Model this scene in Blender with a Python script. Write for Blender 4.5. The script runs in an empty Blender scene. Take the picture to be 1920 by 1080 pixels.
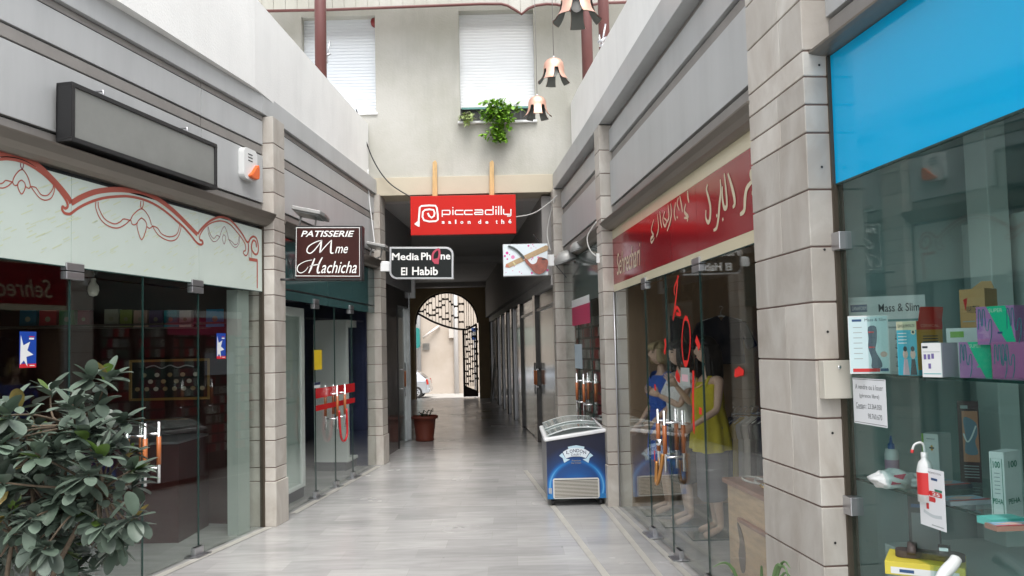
import bpy, bmesh, math, random
from math import sin, cos, pi, radians, sqrt, atan2
from mathutils import Vector as V, Matrix
random.seed(7)
sc = bpy.context.scene
COL = sc.collection

# ------------------------------------------------------------------ camera
FPX, EYE, TH, RO, SY = 1500.0, 1.65, radians(3.0), radians(1.29), 36.0
cF = V((0, cos(TH), sin(TH)))
_r0, _u0 = V((1, 0, 0)), V((0, -sin(TH), cos(TH)))
cR = _r0 * cos(RO) - _u0 * sin(RO)
cU = _u0 * cos(RO) + _r0 * sin(RO)
CAM = V((0, 0, EYE))
cd = bpy.data.cameras.new('camera')
cam = bpy.data.objects.new('camera', cd)
COL.objects.link(cam)
cam.matrix_world = Matrix(((cR.x, cU.x, -cF.x, 0), (cR.y, cU.y, -cF.y, 0), (cR.z, cU.z, -cF.z, EYE), (0, 0, 0, 1)))
cd.sensor_width = 36.0
cd.lens = FPX / 1920 * 36
cd.shift_y = SY / 1920
cd.clip_start, cd.clip_end = 0.05, 500
sc.camera = cam

# ------------------------------------------------------------------ sky, sun, exposure (bright overcast)
world = bpy.data.worlds.new("World")
sc.world = world
world.use_nodes = True
wn, wl = world.node_tree.nodes, world.node_tree.links
wn.clear()
wo = wn.new('ShaderNodeOutputWorld')
bg = wn.new('ShaderNodeBackground')
sky = wn.new('ShaderNodeTexSky')
hs = wn.new('ShaderNodeHueSaturation')
sky.sky_type = 'NISHITA'
sky.sun_disc = False
SUN_EL, SUN_ROT = 62, 170
sky.sun_elevation = radians(SUN_EL)
sky.sun_rotation = radians(SUN_ROT)
sky.air_density, sky.dust_density, sky.ozone_density = 1.0, 4.0, 1.0
hs.inputs['Saturation'].default_value = 0.25
wl.new(sky.outputs[0], hs.inputs['Color'])
wl.new(hs.outputs[0], bg.inputs[0])
bg.inputs[1].default_value = 0.15
wl.new(bg.outputs[0], wo.inputs[0])
sl = bpy.data.lights.new('sun', 'SUN')
sl.energy, sl.angle, sl.color = 0.9, radians(40), (1.0, 0.97, 0.92)
so = bpy.data.objects.new('sun', sl)
COL.objects.link(so)
_d = V((sin(radians(SUN_ROT)) * cos(radians(SUN_EL)), cos(radians(SUN_ROT)) * cos(radians(SUN_EL)), sin(radians(SUN_EL))))
so.rotation_euler = _d.to_track_quat('Z', 'Y').to_euler()
so.location = (0, 0, 12)
vs = sc.view_settings
vs.view_transform, vs.look, vs.gamma, vs.exposure = 'Standard', 'None', 1.0, 1.15
cy = sc.cycles
cy.use_denoising = True
cy.max_bounces, cy.diffuse_bounces, cy.glossy_bounces, cy.transmission_bounces, cy.transparent_max_bounces = 10, 5, 5, 6, 24
cy.caustics_reflective = cy.caustics_refractive = False
cy.sample_clamp_indirect = 6

# ------------------------------------------------------------------ pixel -> place helpers (photo pixels 1920 x 1080)
def ray(x, y): return cF + cR * ((x - 960) / FPX) + cU * ((540 + SY - y) / FPX)
def G(x, y, z=0.0):
    d = ray(x, y); return CAM + d * ((z - EYE) / d.z)
def D(x, y, Y):
    d = ray(x, y); return CAM + d * (Y / d.y)

class Fr:
    """A vertical working plane: u to the right as seen from the passage, v up, n out of the surface."""
    def __init__(s, a, b, n=0):
        a, b = V((a[0], a[1], 0)), V((b[0], b[1], 0))
        s.u = (b - a).normalized(); s.v = V((0, 0, 1)); s.n = s.u.cross(s.v); s.o = a + s.n * n
    def P(s, u, v, n=0): return s.o + s.u * u + s.v * v + s.n * n
    def hit(s, x, y, n=0):
        d = ray(x, y); k = ((s.o + s.n * n) - CAM).dot(s.n) / d.dot(s.n)
        p = CAM + d * k - s.o
        return p.dot(s.u), p.z
    def hits(s, pts, n=0): return [s.hit(x, y, n) for x, y in pts]
    def at(s, u, v, n):
        f = Fr((0, 0), (1, 0)); f.u, f.v, f.n, f.o = s.u, s.v, s.n, s.P(u, v, n); return f

def fr3(o, u, v):
    f = Fr((0, 0), (1, 0)); f.u = V(u).normalized(); f.v = V(v).normalized(); f.n = f.u.cross(f.v); f.o = V(o); return f

# ------------------------------------------------------------------ materials
MATS = {}
def M(name, col, rough=.5, metal=0.0, spec=.5, var=0.0, vs=3.0, bump=0.0, bs=40.0, stretch=(1, 1, 1), island=0.0, coat=0.0, emit=0.0, col2=None, trans=0.0, dist=0.0, streak=0.0):
    if name in MATS: return MATS[name]
    m = bpy.data.materials.new(name); m.use_nodes = True
    nt = m.node_tree; N, L = nt.nodes, nt.links
    b = N['Principled BSDF']
    b.inputs['Base Color'].default_value = (*col, 1)
    b.inputs['Roughness'].default_value = rough
    b.inputs['Metallic'].default_value = metal
    b.inputs['Specular IOR Level'].default_value = spec
    b.inputs['Coat Weight'].default_value = coat
    if trans: b.inputs['Transmission Weight'].default_value = trans
    if emit:
        b.inputs['Emission Color'].default_value = (*col, 1); b.inputs['Emission Strength'].default_value = emit
    if var or bump or col2:
        g = N.new('ShaderNodeNewGeometry'); mp = N.new('ShaderNodeMapping'); mp.inputs['Scale'].default_value = stretch
        L.new(g.outputs['Position'], mp.inputs[0])
    if var or col2:
        t = N.new('ShaderNodeTexNoise'); t.inputs['Scale'].default_value = vs; t.inputs['Detail'].default_value = 6; t.inputs['Roughness'].default_value = .6; t.inputs['Distortion'].default_value = dist
        L.new(mp.outputs[0], t.inputs['Vector'])
        r = N.new('ShaderNodeMapRange'); r.inputs[1].default_value = .3; r.inputs[2].default_value = .7
        L.new(t.outputs[0], r.inputs[0])
        mx = N.new('ShaderNodeMix'); mx.data_type = 'RGBA'
        c2 = col2 or tuple(min(1, c * (1 + var)) for c in col); c1 = col if col2 else tuple(c * (1 - var) for c in col)
        mx.inputs[6].default_value = (*c1, 1); mx.inputs[7].default_value = (*c2, 1)
        L.new(r.outputs[0], mx.inputs[0]); out = mx.outputs[2]
        if island:
            h = N.new('ShaderNodeHueSaturation'); a = N.new('ShaderNodeMapRange')
            a.inputs[3].default_value = 1 - island; a.inputs[4].default_value = 1 + island
            L.new(g.outputs['Random Per Island'], a.inputs[0]); L.new(a.outputs[0], h.inputs['Value']); L.new(out, h.inputs['Color']); out = h.outputs[0]
        if streak:      # rain streaks and grime that run down the surface
            ms = N.new('ShaderNodeMapping'); ms.inputs['Scale'].default_value = (1.5, 1.5, .25); L.new(g.outputs['Position'], ms.inputs[0])
            ts = N.new('ShaderNodeTexNoise'); ts.inputs['Scale'].default_value = 2.2; ts.inputs['Detail'].default_value = 7; ts.inputs['Roughness'].default_value = .65; L.new(ms.outputs[0], ts.inputs['Vector'])
            rs_ = N.new('ShaderNodeMapRange'); rs_.inputs[1].default_value = .48; rs_.inputs[2].default_value = .75; rs_.inputs[3].default_value = 1; rs_.inputs[4].default_value = 1 - streak; L.new(ts.outputs[0], rs_.inputs[0])
            hv = N.new('ShaderNodeHueSaturation'); L.new(rs_.outputs[0], hv.inputs['Value']); L.new(out, hv.inputs['Color']); out = hv.outputs[0]
        L.new(out, b.inputs['Base Color'])
        rr = N.new('ShaderNodeMapRange'); rr.inputs[3].default_value = rough * .85; rr.inputs[4].default_value = min(1, rough * 1.2)
        L.new(t.outputs[0], rr.inputs[0]); L.new(rr.outputs[0], b.inputs['Roughness'])
    if bump:
        t2 = N.new('ShaderNodeTexNoise'); t2.inputs['Scale'].default_value = bs; t2.inputs['Detail'].default_value = 5
        L.new(mp.outputs[0], t2.inputs['Vector'])
        bp = N.new('ShaderNodeBump'); bp.inputs['Strength'].default_value = bump; bp.inputs['Distance'].default_value = .01
        L.new(t2.outputs[0], bp.inputs['Height']); L.new(bp.outputs[0], b.inputs['Normal'])
    MATS[name] = m
    return m

def glass(name, tint, refl=1.0, rough=0.0, milk=0.0):
    if name in MATS: return MATS[name]
    m = bpy.data.materials.new(name); m.use_nodes = True
    N, L = m.node_tree.nodes, m.node_tree.links
    N.clear()
    o = N.new('ShaderNodeOutputMaterial'); mix = N.new('ShaderNodeMixShader'); tr = N.new('ShaderNodeBsdfTransparent'); gl = N.new('ShaderNodeBsdfGlossy')
    tr.inputs[0].default_value = (*tint, 1); gl.inputs[0].default_value = (.95, .97, .97, 1); gl.inputs['Roughness'].default_value = rough
    g = N.new('ShaderNodeNewGeometry'); dt = N.new('ShaderNodeVectorMath'); dt.operation = 'DOT_PRODUCT'
    L.new(g.outputs['Incoming'], dt.inputs[0]); L.new(g.outputs['True Normal'], dt.inputs[1])
    def mth(op, a, b=None):
        n = N.new('ShaderNodeMath'); n.operation = op
        for i, x in enumerate((a, b)):
            if x is None: continue
            if isinstance(x, (int, float)): n.inputs[i].default_value = x
            else: L.new(x, n.inputs[i])
        return n.outputs[0]
    c = mth('ABSOLUTE', dt.outputs['Value'])
    f = mth('POWER', mth('SUBTRACT', 1.0, c), 5.0)
    f = mth('MULTIPLY', mth('ADD', mth('MULTIPLY', f, .96), .04), refl)
    base = tr.outputs[0]
    if milk:
        df = N.new('ShaderNodeBsdfDiffuse'); df.inputs[0].default_value = (.62, .68, .67, 1); mm = N.new('ShaderNodeMixShader'); mm.inputs[0].default_value = milk
        L.new(tr.outputs[0], mm.inputs[1]); L.new(df.outputs[0], mm.inputs[2]); base = mm.outputs[0]
    L.new(f, mix.inputs[0]); L.new(base, mix.inputs[1]); L.new(gl.outputs[0], mix.inputs[2]); L.new(mix.outputs[0], o.inputs[0])
    MATS[name] = m
    return m

# ------------------------------------------------------------------ mesh builder
ORG = {}
class MB:
    def __init__(s): s.v = []; s.f = []; s.mi = []; s.mats = []; s.sm = []
    def add(s, vs_, fs, mat, smooth=False):
        k = len(s.v)
        if mat not in s.mats: s.mats.append(mat)
        i = s.mats.index(mat)
        s.v += [V(p) for p in vs_]
        for f in fs: s.f.append([k + j for j in f]); s.mi.append(i); s.sm.append(smooth)
        return s
    def box(s, fr, u0, u1, v0, v1, n0, n1, mat):
        p = [fr.P(u, v, n) for n in (n0, n1) for u, v in ((u0, v0), (u1, v0), (u1, v1), (u0, v1))]
        return s.add(p, [(3, 2, 1, 0), (4, 5, 6, 7), (0, 1, 5, 4), (1, 2, 6, 5), (2, 3, 7, 6), (3, 0, 4, 7)], mat)
    def wbox(s, x0, x1, y0, y1, z0, z1, mat): return s.box(fr3((0, 0, 0), (1, 0, 0), (0, 0, 1)), x0, x1, z0, z1, -y1, -y0, mat)
    def rbox(s, fr, u0, u1, v0, v1, n0, n1, mat, r=.02, seg=4):
        return s.poly(fr, rrect(u0, u1, v0, v1, r, seg), n0, n1, mat)
    def poly(s, fr, pts, n0, n1, mat, smooth=False):
        m = len(pts)
        if n1 is None: return s.add([fr.P(a, b, n0) for a, b in pts], [tuple(range(m))], mat)
        p = [fr.P(a, b, n) for n in (n0, n1) for a, b in pts]
        s.add(p, [tuple(range(m - 1, -1, -1)), tuple(range(m, 2 * m))], mat)
        return s.add(p, [(i, (i + 1) % m, m + (i + 1) % m, m + i) for i in range(m)], mat, smooth)
    def ribbon(s, fr, pts, w, n, mat, closed=False):
        P = [V((a, b)) for a, b in pts]; m = len(P); vs_ = []
        for i in range(m):
            a = P[(i - 1) % m] if (closed or i) else P[0]; b = P[(i + 1) % m] if (closed or i < m - 1) else P[-1]
            t = (b - a)
            if t.length < 1e-9: t = V((1, 0))
            t.normalize(); q = V((-t.y, t.x)); ww = w[i] if isinstance(w, (list, tuple)) else w
            vs_ += [fr.P(*(P[i] + q * ww / 2), n), fr.P(*(P[i] - q * ww / 2), n)]
        fs = [(2 * i, 2 * i + 1, 2 * i + 3, 2 * i + 2) for i in range(m - 1)]
        if closed: fs.append((2 * m - 2, 2 * m - 1, 1, 0))
        return s.add(vs_, fs, mat)
    def disc(s, fr, u, v, r, n, mat, seg=16, ru=None):
        return s.poly(fr, [(u + (ru or r) * cos(2 * pi * i / seg), v + r * sin(2 * pi * i / seg)) for i in range(seg)], n, None, mat)
    def tube(s, pts, r, mat, seg=8, cap=True):
        P = [V(p) for p in pts]; m = len(P); vs_ = []
        up = None
        for i in range(m):
            t = (P[min(i + 1, m - 1)] - P[max(i - 1, 0)])
            if t.length < 1e-9: t = V((0, 0, 1))
            t.normalize()
            if up is None: up = V((0, 0, 1)) if abs(t.z) < .9 else V((1, 0, 0))
            x = (up - t * up.dot(t))
            if x.length < 1e-6: x = t.orthogonal()
            x.normalize(); y = t.cross(x); up = x
            rr = r[i] if isinstance(r, (list, tuple)) else r
            vs_ += [P[i] + (x * cos(2 * pi * k / seg) + y * sin(2 * pi * k / seg)) * rr for k in range(seg)]
        fs = [(i * seg + k, i * seg + (k + 1) % seg, (i + 1) * seg + (k + 1) % seg, (i + 1) * seg + k) for i in range(m - 1) for k in range(seg)]
        s.add(vs_, fs, mat, True)
        if cap: s.add(vs_[:seg], [tuple(range(seg - 1, -1, -1))], mat); s.add(vs_[-seg:], [tuple(range(seg))], mat)
        return s
    def lathe(s, c, prof, mat, seg=24, axis=None):
        f = axis or fr3(c, (1, 0, 0), (0, 1, 0)); vs_ = []
        f.o = V(c)
        for r, z in prof: vs_ += [f.P(r * cos(2 * pi * k / seg), r * sin(2 * pi * k / seg), z) for k in range(seg)]
        fs = [(i * seg + k, i * seg + (k + 1) % seg, (i + 1) * seg + (k + 1) % seg, (i + 1) * seg + k) for i in range(len(prof) - 1) for k in range(seg)]
        return s.add(vs_, fs, mat, True)
    def ball(s, c, rx, ry, rz, mat, seg=16, rings=10, fn=None):
        vs_ = []
        for i in range(rings + 1):
            a = pi * i / rings
            for k in range(seg):
                b = 2 * pi * k / seg
                p = V((sin(a) * cos(b), sin(a) * sin(b), cos(a)))
                q = V((p.x * rx, p.y * ry, p.z * rz))
                if fn: q = fn(p, q)
                vs_.append(V(c) + q)
        fs = [(i * seg + k, (i + 1) * seg + k, (i + 1) * seg + (k + 1) % seg, i * seg + (k + 1) % seg) for i in range(rings) for k in range(seg)]
        return s.add(vs_, fs, mat, True)
    def loft(s, rings, mat, cap=True, seg=24):
        """rings: lists of points, all the same length"""
        vs_ = [p for r in rings for p in r]; m = len(rings[0])
        s.add(vs_, [(i * m + k, i * m + (k + 1) % m, (i + 1) * m + (k + 1) % m, (i + 1) * m + k) for i in range(len(rings) - 1) for k in range(m)], mat, True)
        if cap: s.add(rings[0], [tuple(range(m - 1, -1, -1))], mat); s.add(rings[-1], [tuple(range(m))], mat)
        return s
    def text(s, fr, body, u0, u1, v0, v1, n, mat, shear=0.0, bold=0.0, space=1.0):
        vs_, fs = text_geo(body, shear, bold, space)
        xs = [p[0] for p in vs_]; ys = [p[1] for p in vs_]
        ax, bx, ay, by = min(xs), max(xs), min(ys), max(ys)
        return s.add([fr.P(u0 + (p[0] - ax) / (bx - ax) * (u1 - u0), v0 + (p[1] - ay) / (by - ay) * (v1 - v0), n) for p in vs_], fs, mat)
    def mesh(s, name, org, merge=False, bevel=0):
        me = bpy.data.meshes.new(name)
        me.from_pydata([p - org for p in s.v], [], s.f)
        for m in s.mats: me.materials.append(m)
        me.polygons.foreach_set('material_index', s.mi); me.polygons.foreach_set('use_smooth', s.sm)
        bm = bmesh.new(); bm.from_mesh(me)
        bmesh.ops.remove_doubles(bm, verts=bm.verts, dist=1e-5)
        bmesh.ops.recalc_face_normals(bm, faces=bm.faces)
        bm.to_mesh(me); bm.free(); me.update()
        return me
    def build(s, name, parent, bevel=0, label=None):
        org = ORG[parent.name] if parent else V((0, 0, 0))
        o = bpy.data.objects.new(name, s.mesh(name, org)); COL.objects.link(o); o.parent = parent; ORG[o.name] = org
        if bevel: bev(o, bevel)
        if label: o['label'] = label
        return o
    def thing(s, name, label, cat, group=None, bevel=0, kind=None):
        xs = [p.x for p in s.v]; ys = [p.y for p in s.v]; zs = [p.z for p in s.v]
        org = V(((min(xs) + max(xs)) / 2, (min(ys) + max(ys)) / 2, min(zs)))
        o = bpy.data.objects.new(name, s.mesh(name, org)); COL.objects.link(o); o.location = org; ORG[o.name] = org
        if label: o['label'] = label
        if cat: o['category'] = cat
        if group: o['group'] = group
        if kind: o['kind'] = kind
        if bevel: bev(o, bevel)
        return o
def bev(o, w, seg=2):
    m = o.modifiers.new('bevel', 'BEVEL'); m.width = w; m.segments = seg; m.limit_method = 'ANGLE'; m.angle_limit = radians(50)
def thing(name, label, cat, loc, group=None):
    o = bpy.data.objects.new(name, None); COL.objects.link(o); o.location = loc; ORG[o.name] = V(loc)
    o.empty_display_size = .1
    o['label'] = label; o['category'] = cat
    if group: o['group'] = group
    return o
def copy_tree(o, parent=None, loc=None, label=None):
    c = o.copy(); COL.objects.link(c); c.parent = parent
    if loc is not None: c.location = loc
    if label: c['label'] = label
    ORG[c.name] = ORG[o.name]
    for ch in list(o.children): copy_tree(ch, c)
    return c
def rrect(u0, u1, v0, v1, r, seg=4, corners=(1, 1, 1, 1)):
    out = []
    for k, (cx, cyy, a) in enumerate(((u1 - r, v1 - r, 0), (u0 + r, v1 - r, 90), (u0 + r, v0 + r, 180), (u1 - r, v0 + r, 270))):
        if corners[k]: out += [(cx + r * cos(radians(a + 90 * i / seg)), cyy + r * sin(radians(a + 90 * i / seg))) for i in range(seg + 1)]
        else:
            a0 = radians(a + 45); out.append((cx + r * (1 if cos(a0) > 0 else -1), cyy + r * (1 if sin(a0) > 0 else -1)))
    return out
def smo(pts, n=6, closed=False):
    P = [V(p) for p in pts]; m = len(P); out = []
    if m < 3: return [tuple(p) for p in P]
    rng = range(m if closed else m - 1)
    for i in rng:
        g = lambda j: P[j % m] if closed else P[max(0, min(m - 1, j))]
        a, b, c, d = g(i - 1), g(i), g(i + 1), g(i + 2)
        for k in range(n):
            t = k / n
            out.append(tuple(.5 * ((2 * b) + (c - a) * t + (2 * a - 5 * b + 4 * c - d) * t * t + (3 * b - a - 3 * c + d) * t ** 3)))
    if not closed: out.append(tuple(P[-1]))
    return out
_TX = {}
def text_geo(body, shear, bold, space):
    k = (body, shear, bold, space)
    if k not in _TX:
        cu = bpy.data.curves.new('lettering', 'FONT'); cu.body = body; cu.shear = shear; cu.offset = bold; cu.space_character = space; cu.resolution_u = 3
        o = bpy.data.objects.new('lettering', cu); COL.objects.link(o)
        dg = bpy.context.evaluated_depsgraph_get(); me = bpy.data.meshes.new_from_object(o.evaluated_get(dg))
        _TX[k] = ([(v.co.x, v.co.y) for v in me.vertices], [tuple(p.vertices) for p in me.polygons])
        bpy.data.objects.remove(o); bpy.data.curves.remove(cu); bpy.data.meshes.remove(me)
    return _TX[k]

# ------------------------------------------------------------------ palette
ALU = M('grey_cladding', (.45, .46, .46), .42, 0, .5, var=.06, vs=2.2, stretch=(1, 1, .15), streak=.10)
TAUPE = M('taupe_recess', (.25, .235, .22), .5, 0, .4, var=.12, vs=4)
GAP = M('dark_gap', (.02, .02, .02), .9)
CANOPY = M('bronze_canopy', (.20, .18, .155), .35, .5, .5, var=.06, vs=3)
STONE = M('beige_marble', (.40, .36, .315), .45, 0, .4, var=.12, vs=3.6, col2=(.56, .535, .49), stretch=(1, 1, .6), bump=.2, bs=26, island=.15, dist=.9)
JOINT = M('brown_mortar', (.20, .135, .115), .9)
PLASTER = M('white_plaster', (.81, .81, .785), .85, 0, .2, var=.05, vs=1.1, bump=.25, bs=60, streak=.07)
WALLP = M('stained_render', (.385, .38, .325), .9, 0, .2, var=.08, vs=.9, bump=.3, bs=45, col2=(.50, .493, .455), streak=.12)
CREAM = M('cream_paint', (.72, .64, .50), .7, var=.05)
CREAMP = M('cream_sign_film', (.60, .68, .62), .18, 0, .5, var=.02)
OLIVE = M('pale_yellow_streak', (.60, .66, .47), .2)
RUST = M('rust_red_film', (.42, .10, .07), .3)
PLUM = M('plum_outline', (.25, .06, .09), .35)
CHROME = M('chrome', (.75, .76, .77), .12, 1.0)
STEEL = M('brushed_steel', (.52, .52, .54), .3, .9, var=.05)
ORANGE = M('orange_wood_grip', (.42, .13, .04), .35, var=.15, vs=20)
BLACK = M('black_plastic', (.015, .015, .016), .4)
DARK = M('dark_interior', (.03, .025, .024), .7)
WHITE = M('white_paint', (.78, .79, .79), .4)
GL = glass('shop_glass', (.93, .96, .945))
GLG = glass('green_glass', (.85, .93, .92))
GLC = glass('clear_shop_glass', (.96, .975, .965), .8)
GLM = glass('milky_lid_glass', (.85, .9, .88), 1.0, 0.02, .38)
GLF = glass('hazy_glass', (.70, .70, .70), 1.0, .14, .10)
GLE = M('glass_edge', (.02, .05, .045), .2)
FRED = M('film_red', (.55, .02, .025), .25)
REDM = M('maroon_sign_film', (.27, .012, .018), .12, 0, .5)
IVORY = M('ivory_film', (.66, .60, .43), .25)
YEL = M('yellow_plastic', (.75, .55, .03), .35)
BLUE = M('cyan_panel', (.0, .40, .74), .09, 0, .32)
WOOD = M('pine_wood', (.55, .36, .16), .6, var=.2, vs=6, stretch=(6, 6, 1))
TEAL = M('teal_film', (.045, .105, .105), .08, 0, .6)

# ------------------------------------------------------------------ wall planes of the curving gallery
L1 = Fr(G(387, 1035), G(490, 990))
L2 = Fr(G(532, 967), G(706, 872))
R2 = Fr(G(1164, 950), G(1306, 1077))
R1 = Fr((1.48, 3.58), (1.595, 2.587))
R3 = Fr((0.765, 11.85), (1.07, 8.55))
FW = Fr((0, 11.9), (1, 11.9))            # wall over the passage, x = u

# ------------------------------------------------------------------ ground
def floor_mat():
    m = bpy.data.materials.new('streaked_marble_tiles'); m.use_nodes = True
    N, L = m.node_tree.nodes, m.node_tree.links; b = N['Principled BSDF']
    g = N.new('ShaderNodeNewGeometry')
    br = N.new('ShaderNodeTexBrick'); br.offset = .37; br.inputs['Scale'].default_value = 1.0
    br.inputs['Color1'].default_value = (.355, .353, .35, 1); br.inputs['Color2'].default_value = (.44, .436, .428, 1); br.inputs['Mortar'].default_value = (.37, .365, .35, 1)
    br.inputs['Mortar Size'].default_value = .0022; br.inputs['Mortar Smooth'].default_value = .3; br.inputs['Bias'].default_value = .15
    br.inputs['Brick Width'].default_value = .60; br.inputs['Row Height'].default_value = .295
    L.new(g.outputs['Position'], br.inputs['Vector'])
    mp = N.new('ShaderNodeMapping'); mp.inputs['Scale'].default_value = (.9, 4.2, 1); L.new(g.outputs['Position'], mp.inputs[0])
    n1 = N.new('ShaderNodeTexNoise'); n1.inputs['Scale'].default_value = 1.6; n1.inputs['Detail'].default_value = 8; n1.inputs['Distortion'].default_value = 1.6
    L.new(mp.outputs[0], n1.inputs['Vector'])
    mr = N.new('ShaderNodeMapRange'); mr.inputs[1].default_value = .35; mr.inputs[2].default_value = .7; mr.inputs[3].default_value = .87; mr.inputs[4].default_value = 1.07
    L.new(n1.outputs[0], mr.inputs[0])
    n2 = N.new('ShaderNodeTexNoise'); n2.inputs['Scale'].default_value = .9; n2.inputs['Detail'].default_value = 4; L.new(g.outputs['Position'], n2.inputs['Vector'])
    mr2 = N.new('ShaderNodeMapRange'); mr2.inputs[1].default_value = .3; mr2.inputs[2].default_value = .7; mr2.inputs[3].default_value = .92; mr2.inputs[4].default_value = 1.06
    L.new(n2.outputs[0], mr2.inputs[0])
    mu = N.new('ShaderNodeMath'); mu.operation = 'MULTIPLY'; L.new(mr.outputs[0], mu.inputs[0]); L.new(mr2.outputs[0], mu.inputs[1])
    mx = N.new('ShaderNodeMix'); mx.data_type = 'RGBA'; mx.blend_type = 'MULTIPLY'; mx.inputs[0].default_value = 1
    cc = N.new('ShaderNodeCombineColor')
    for i in range(3): L.new(mu.outputs[0], cc.inputs[i])
    L.new(br.outputs['Color'], mx.inputs[6]); L.new(cc.outputs[0], mx.inputs[7])
    # scuffs and spilt stains
    n3 = N.new('ShaderNodeTexNoise'); n3.inputs['Scale'].default_value = 3.1; n3.inputs['Detail'].default_value = 9; n3.inputs['Roughness'].default_value = .7; L.new(g.outputs['Position'], n3.inputs['Vector'])
    m3 = N.new('ShaderNodeMapRange'); m3.inputs[1].default_value = .58; m3.inputs[2].default_value = .80; m3.inputs[3].default_value = 1; m3.inputs[4].default_value = .84; L.new(n3.outputs[0], m3.inputs[0])
    vo = N.new('ShaderNodeTexVoronoi'); vo.inputs['Scale'].default_value = 2.3; L.new(g.outputs['Position'], vo.inputs['Vector'])
    m4 = N.new('ShaderNodeMapRange'); m4.inputs[1].default_value = .012; m4.inputs[2].default_value = .03; m4.inputs[3].default_value = .35; m4.inputs[4].default_value = 1; L.new(vo.outputs['Distance'], m4.inputs[0])
    mm = N.new('ShaderNodeMath'); mm.operation = 'MULTIPLY'; L.new(m3.outputs[0], mm.inputs[0]); L.new(m4.outputs[0], mm.inputs[1])
    hv = N.new('ShaderNodeHueSaturation'); L.new(mm.outputs[0], hv.inputs['Value']); L.new(mx.outputs[2], hv.inputs['Color'])
    L.new(hv.outputs[0], b.inputs['Base Color'])
    ro = N.new('ShaderNodeMapRange'); ro.inputs[3].default_value = .14; ro.inputs[4].default_value = .34; L.new(n2.outputs[0], ro.inputs[0]); L.new(ro.outputs[0], b.inputs['Roughness'])
    bp = N.new('ShaderNodeBump'); bp.inputs['Strength'].default_value = .06; bp.inputs['Distance'].default_value = .004; L.new(br.outputs['Fac'], bp.inputs['Height']); bp.invert = True
    L.new(bp.outputs[0], b.inputs['Normal'])
    return m
def sheet(name, pts, z, mat, kind='structure'):
    m = MB(); m.add([(x, y, z) for x, y in pts], [tuple(range(len(pts)))], mat)
    return m.thing(name, None, None, kind=kind)
sheet('ground', [(-150, -120), (150, -120), (150, 180), (-150, 180)], -.70, M('pale_asphalt', (.40, .385, .36), .9, var=.15, vs=2))
sheet('floor', [(-9, -7), (9, -7), (9, 28.2), (-9, 28.2)], 0, floor_mat())
m_ = MB(); m_.add([(-9, 28.2, 0), (9, 28.2, 0), (9, 33, -.698), (-9, 33, -.698)], [(0, 1, 2, 3)], M('concrete_paving', (.42, .41, .39), .85, var=.1, vs=3)); m_.thing('ramp_pavement', None, None, kind='structure')
# pale border strips let into the floor along the right shops
def strip(pa, pb, w):
    a, b = G(*pa), G(*pb); t = (b - a).normalized(); q = V((-t.y, t.x, 0)) * w / 2
    return [a + q, a - q, b - q, b + q]
bs_ = MB(); bmat = M('cream_marble_strip', (.445, .435, .395), .35, var=.12, vs=8)
for pa, pb, w in (((985, 882), (1140, 1085), .055), ((1120, 935), (1240, 1085), .05), ((1150, 948), (1295, 1085), .05)):
    p = strip(pa, pb, w); bs_.add([(q.x, q.y, .004) for q in p], [(0, 1, 2, 3)], bmat)
p = [L1.P(-4, 0, .03), L1.P(-4, 0, .1), L1.P(.93, 0, .1), L1.P(.93, 0, .03)]
bs_.add([(q.x, q.y, .004) for q in p], [(0, 1, 2, 3)], bmat)
p = [L2.P(.1, 0, .03), L2.P(.1, 0, .1), L2.P(3.4, 0, .1), L2.P(3.4, 0, .03)]
bs_.add([(q.x, q.y, .004) for q in p], [(0, 1, 2, 3)], bmat)
bs_.thing('floor_border_strips', None, None, kind='structure')

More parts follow.
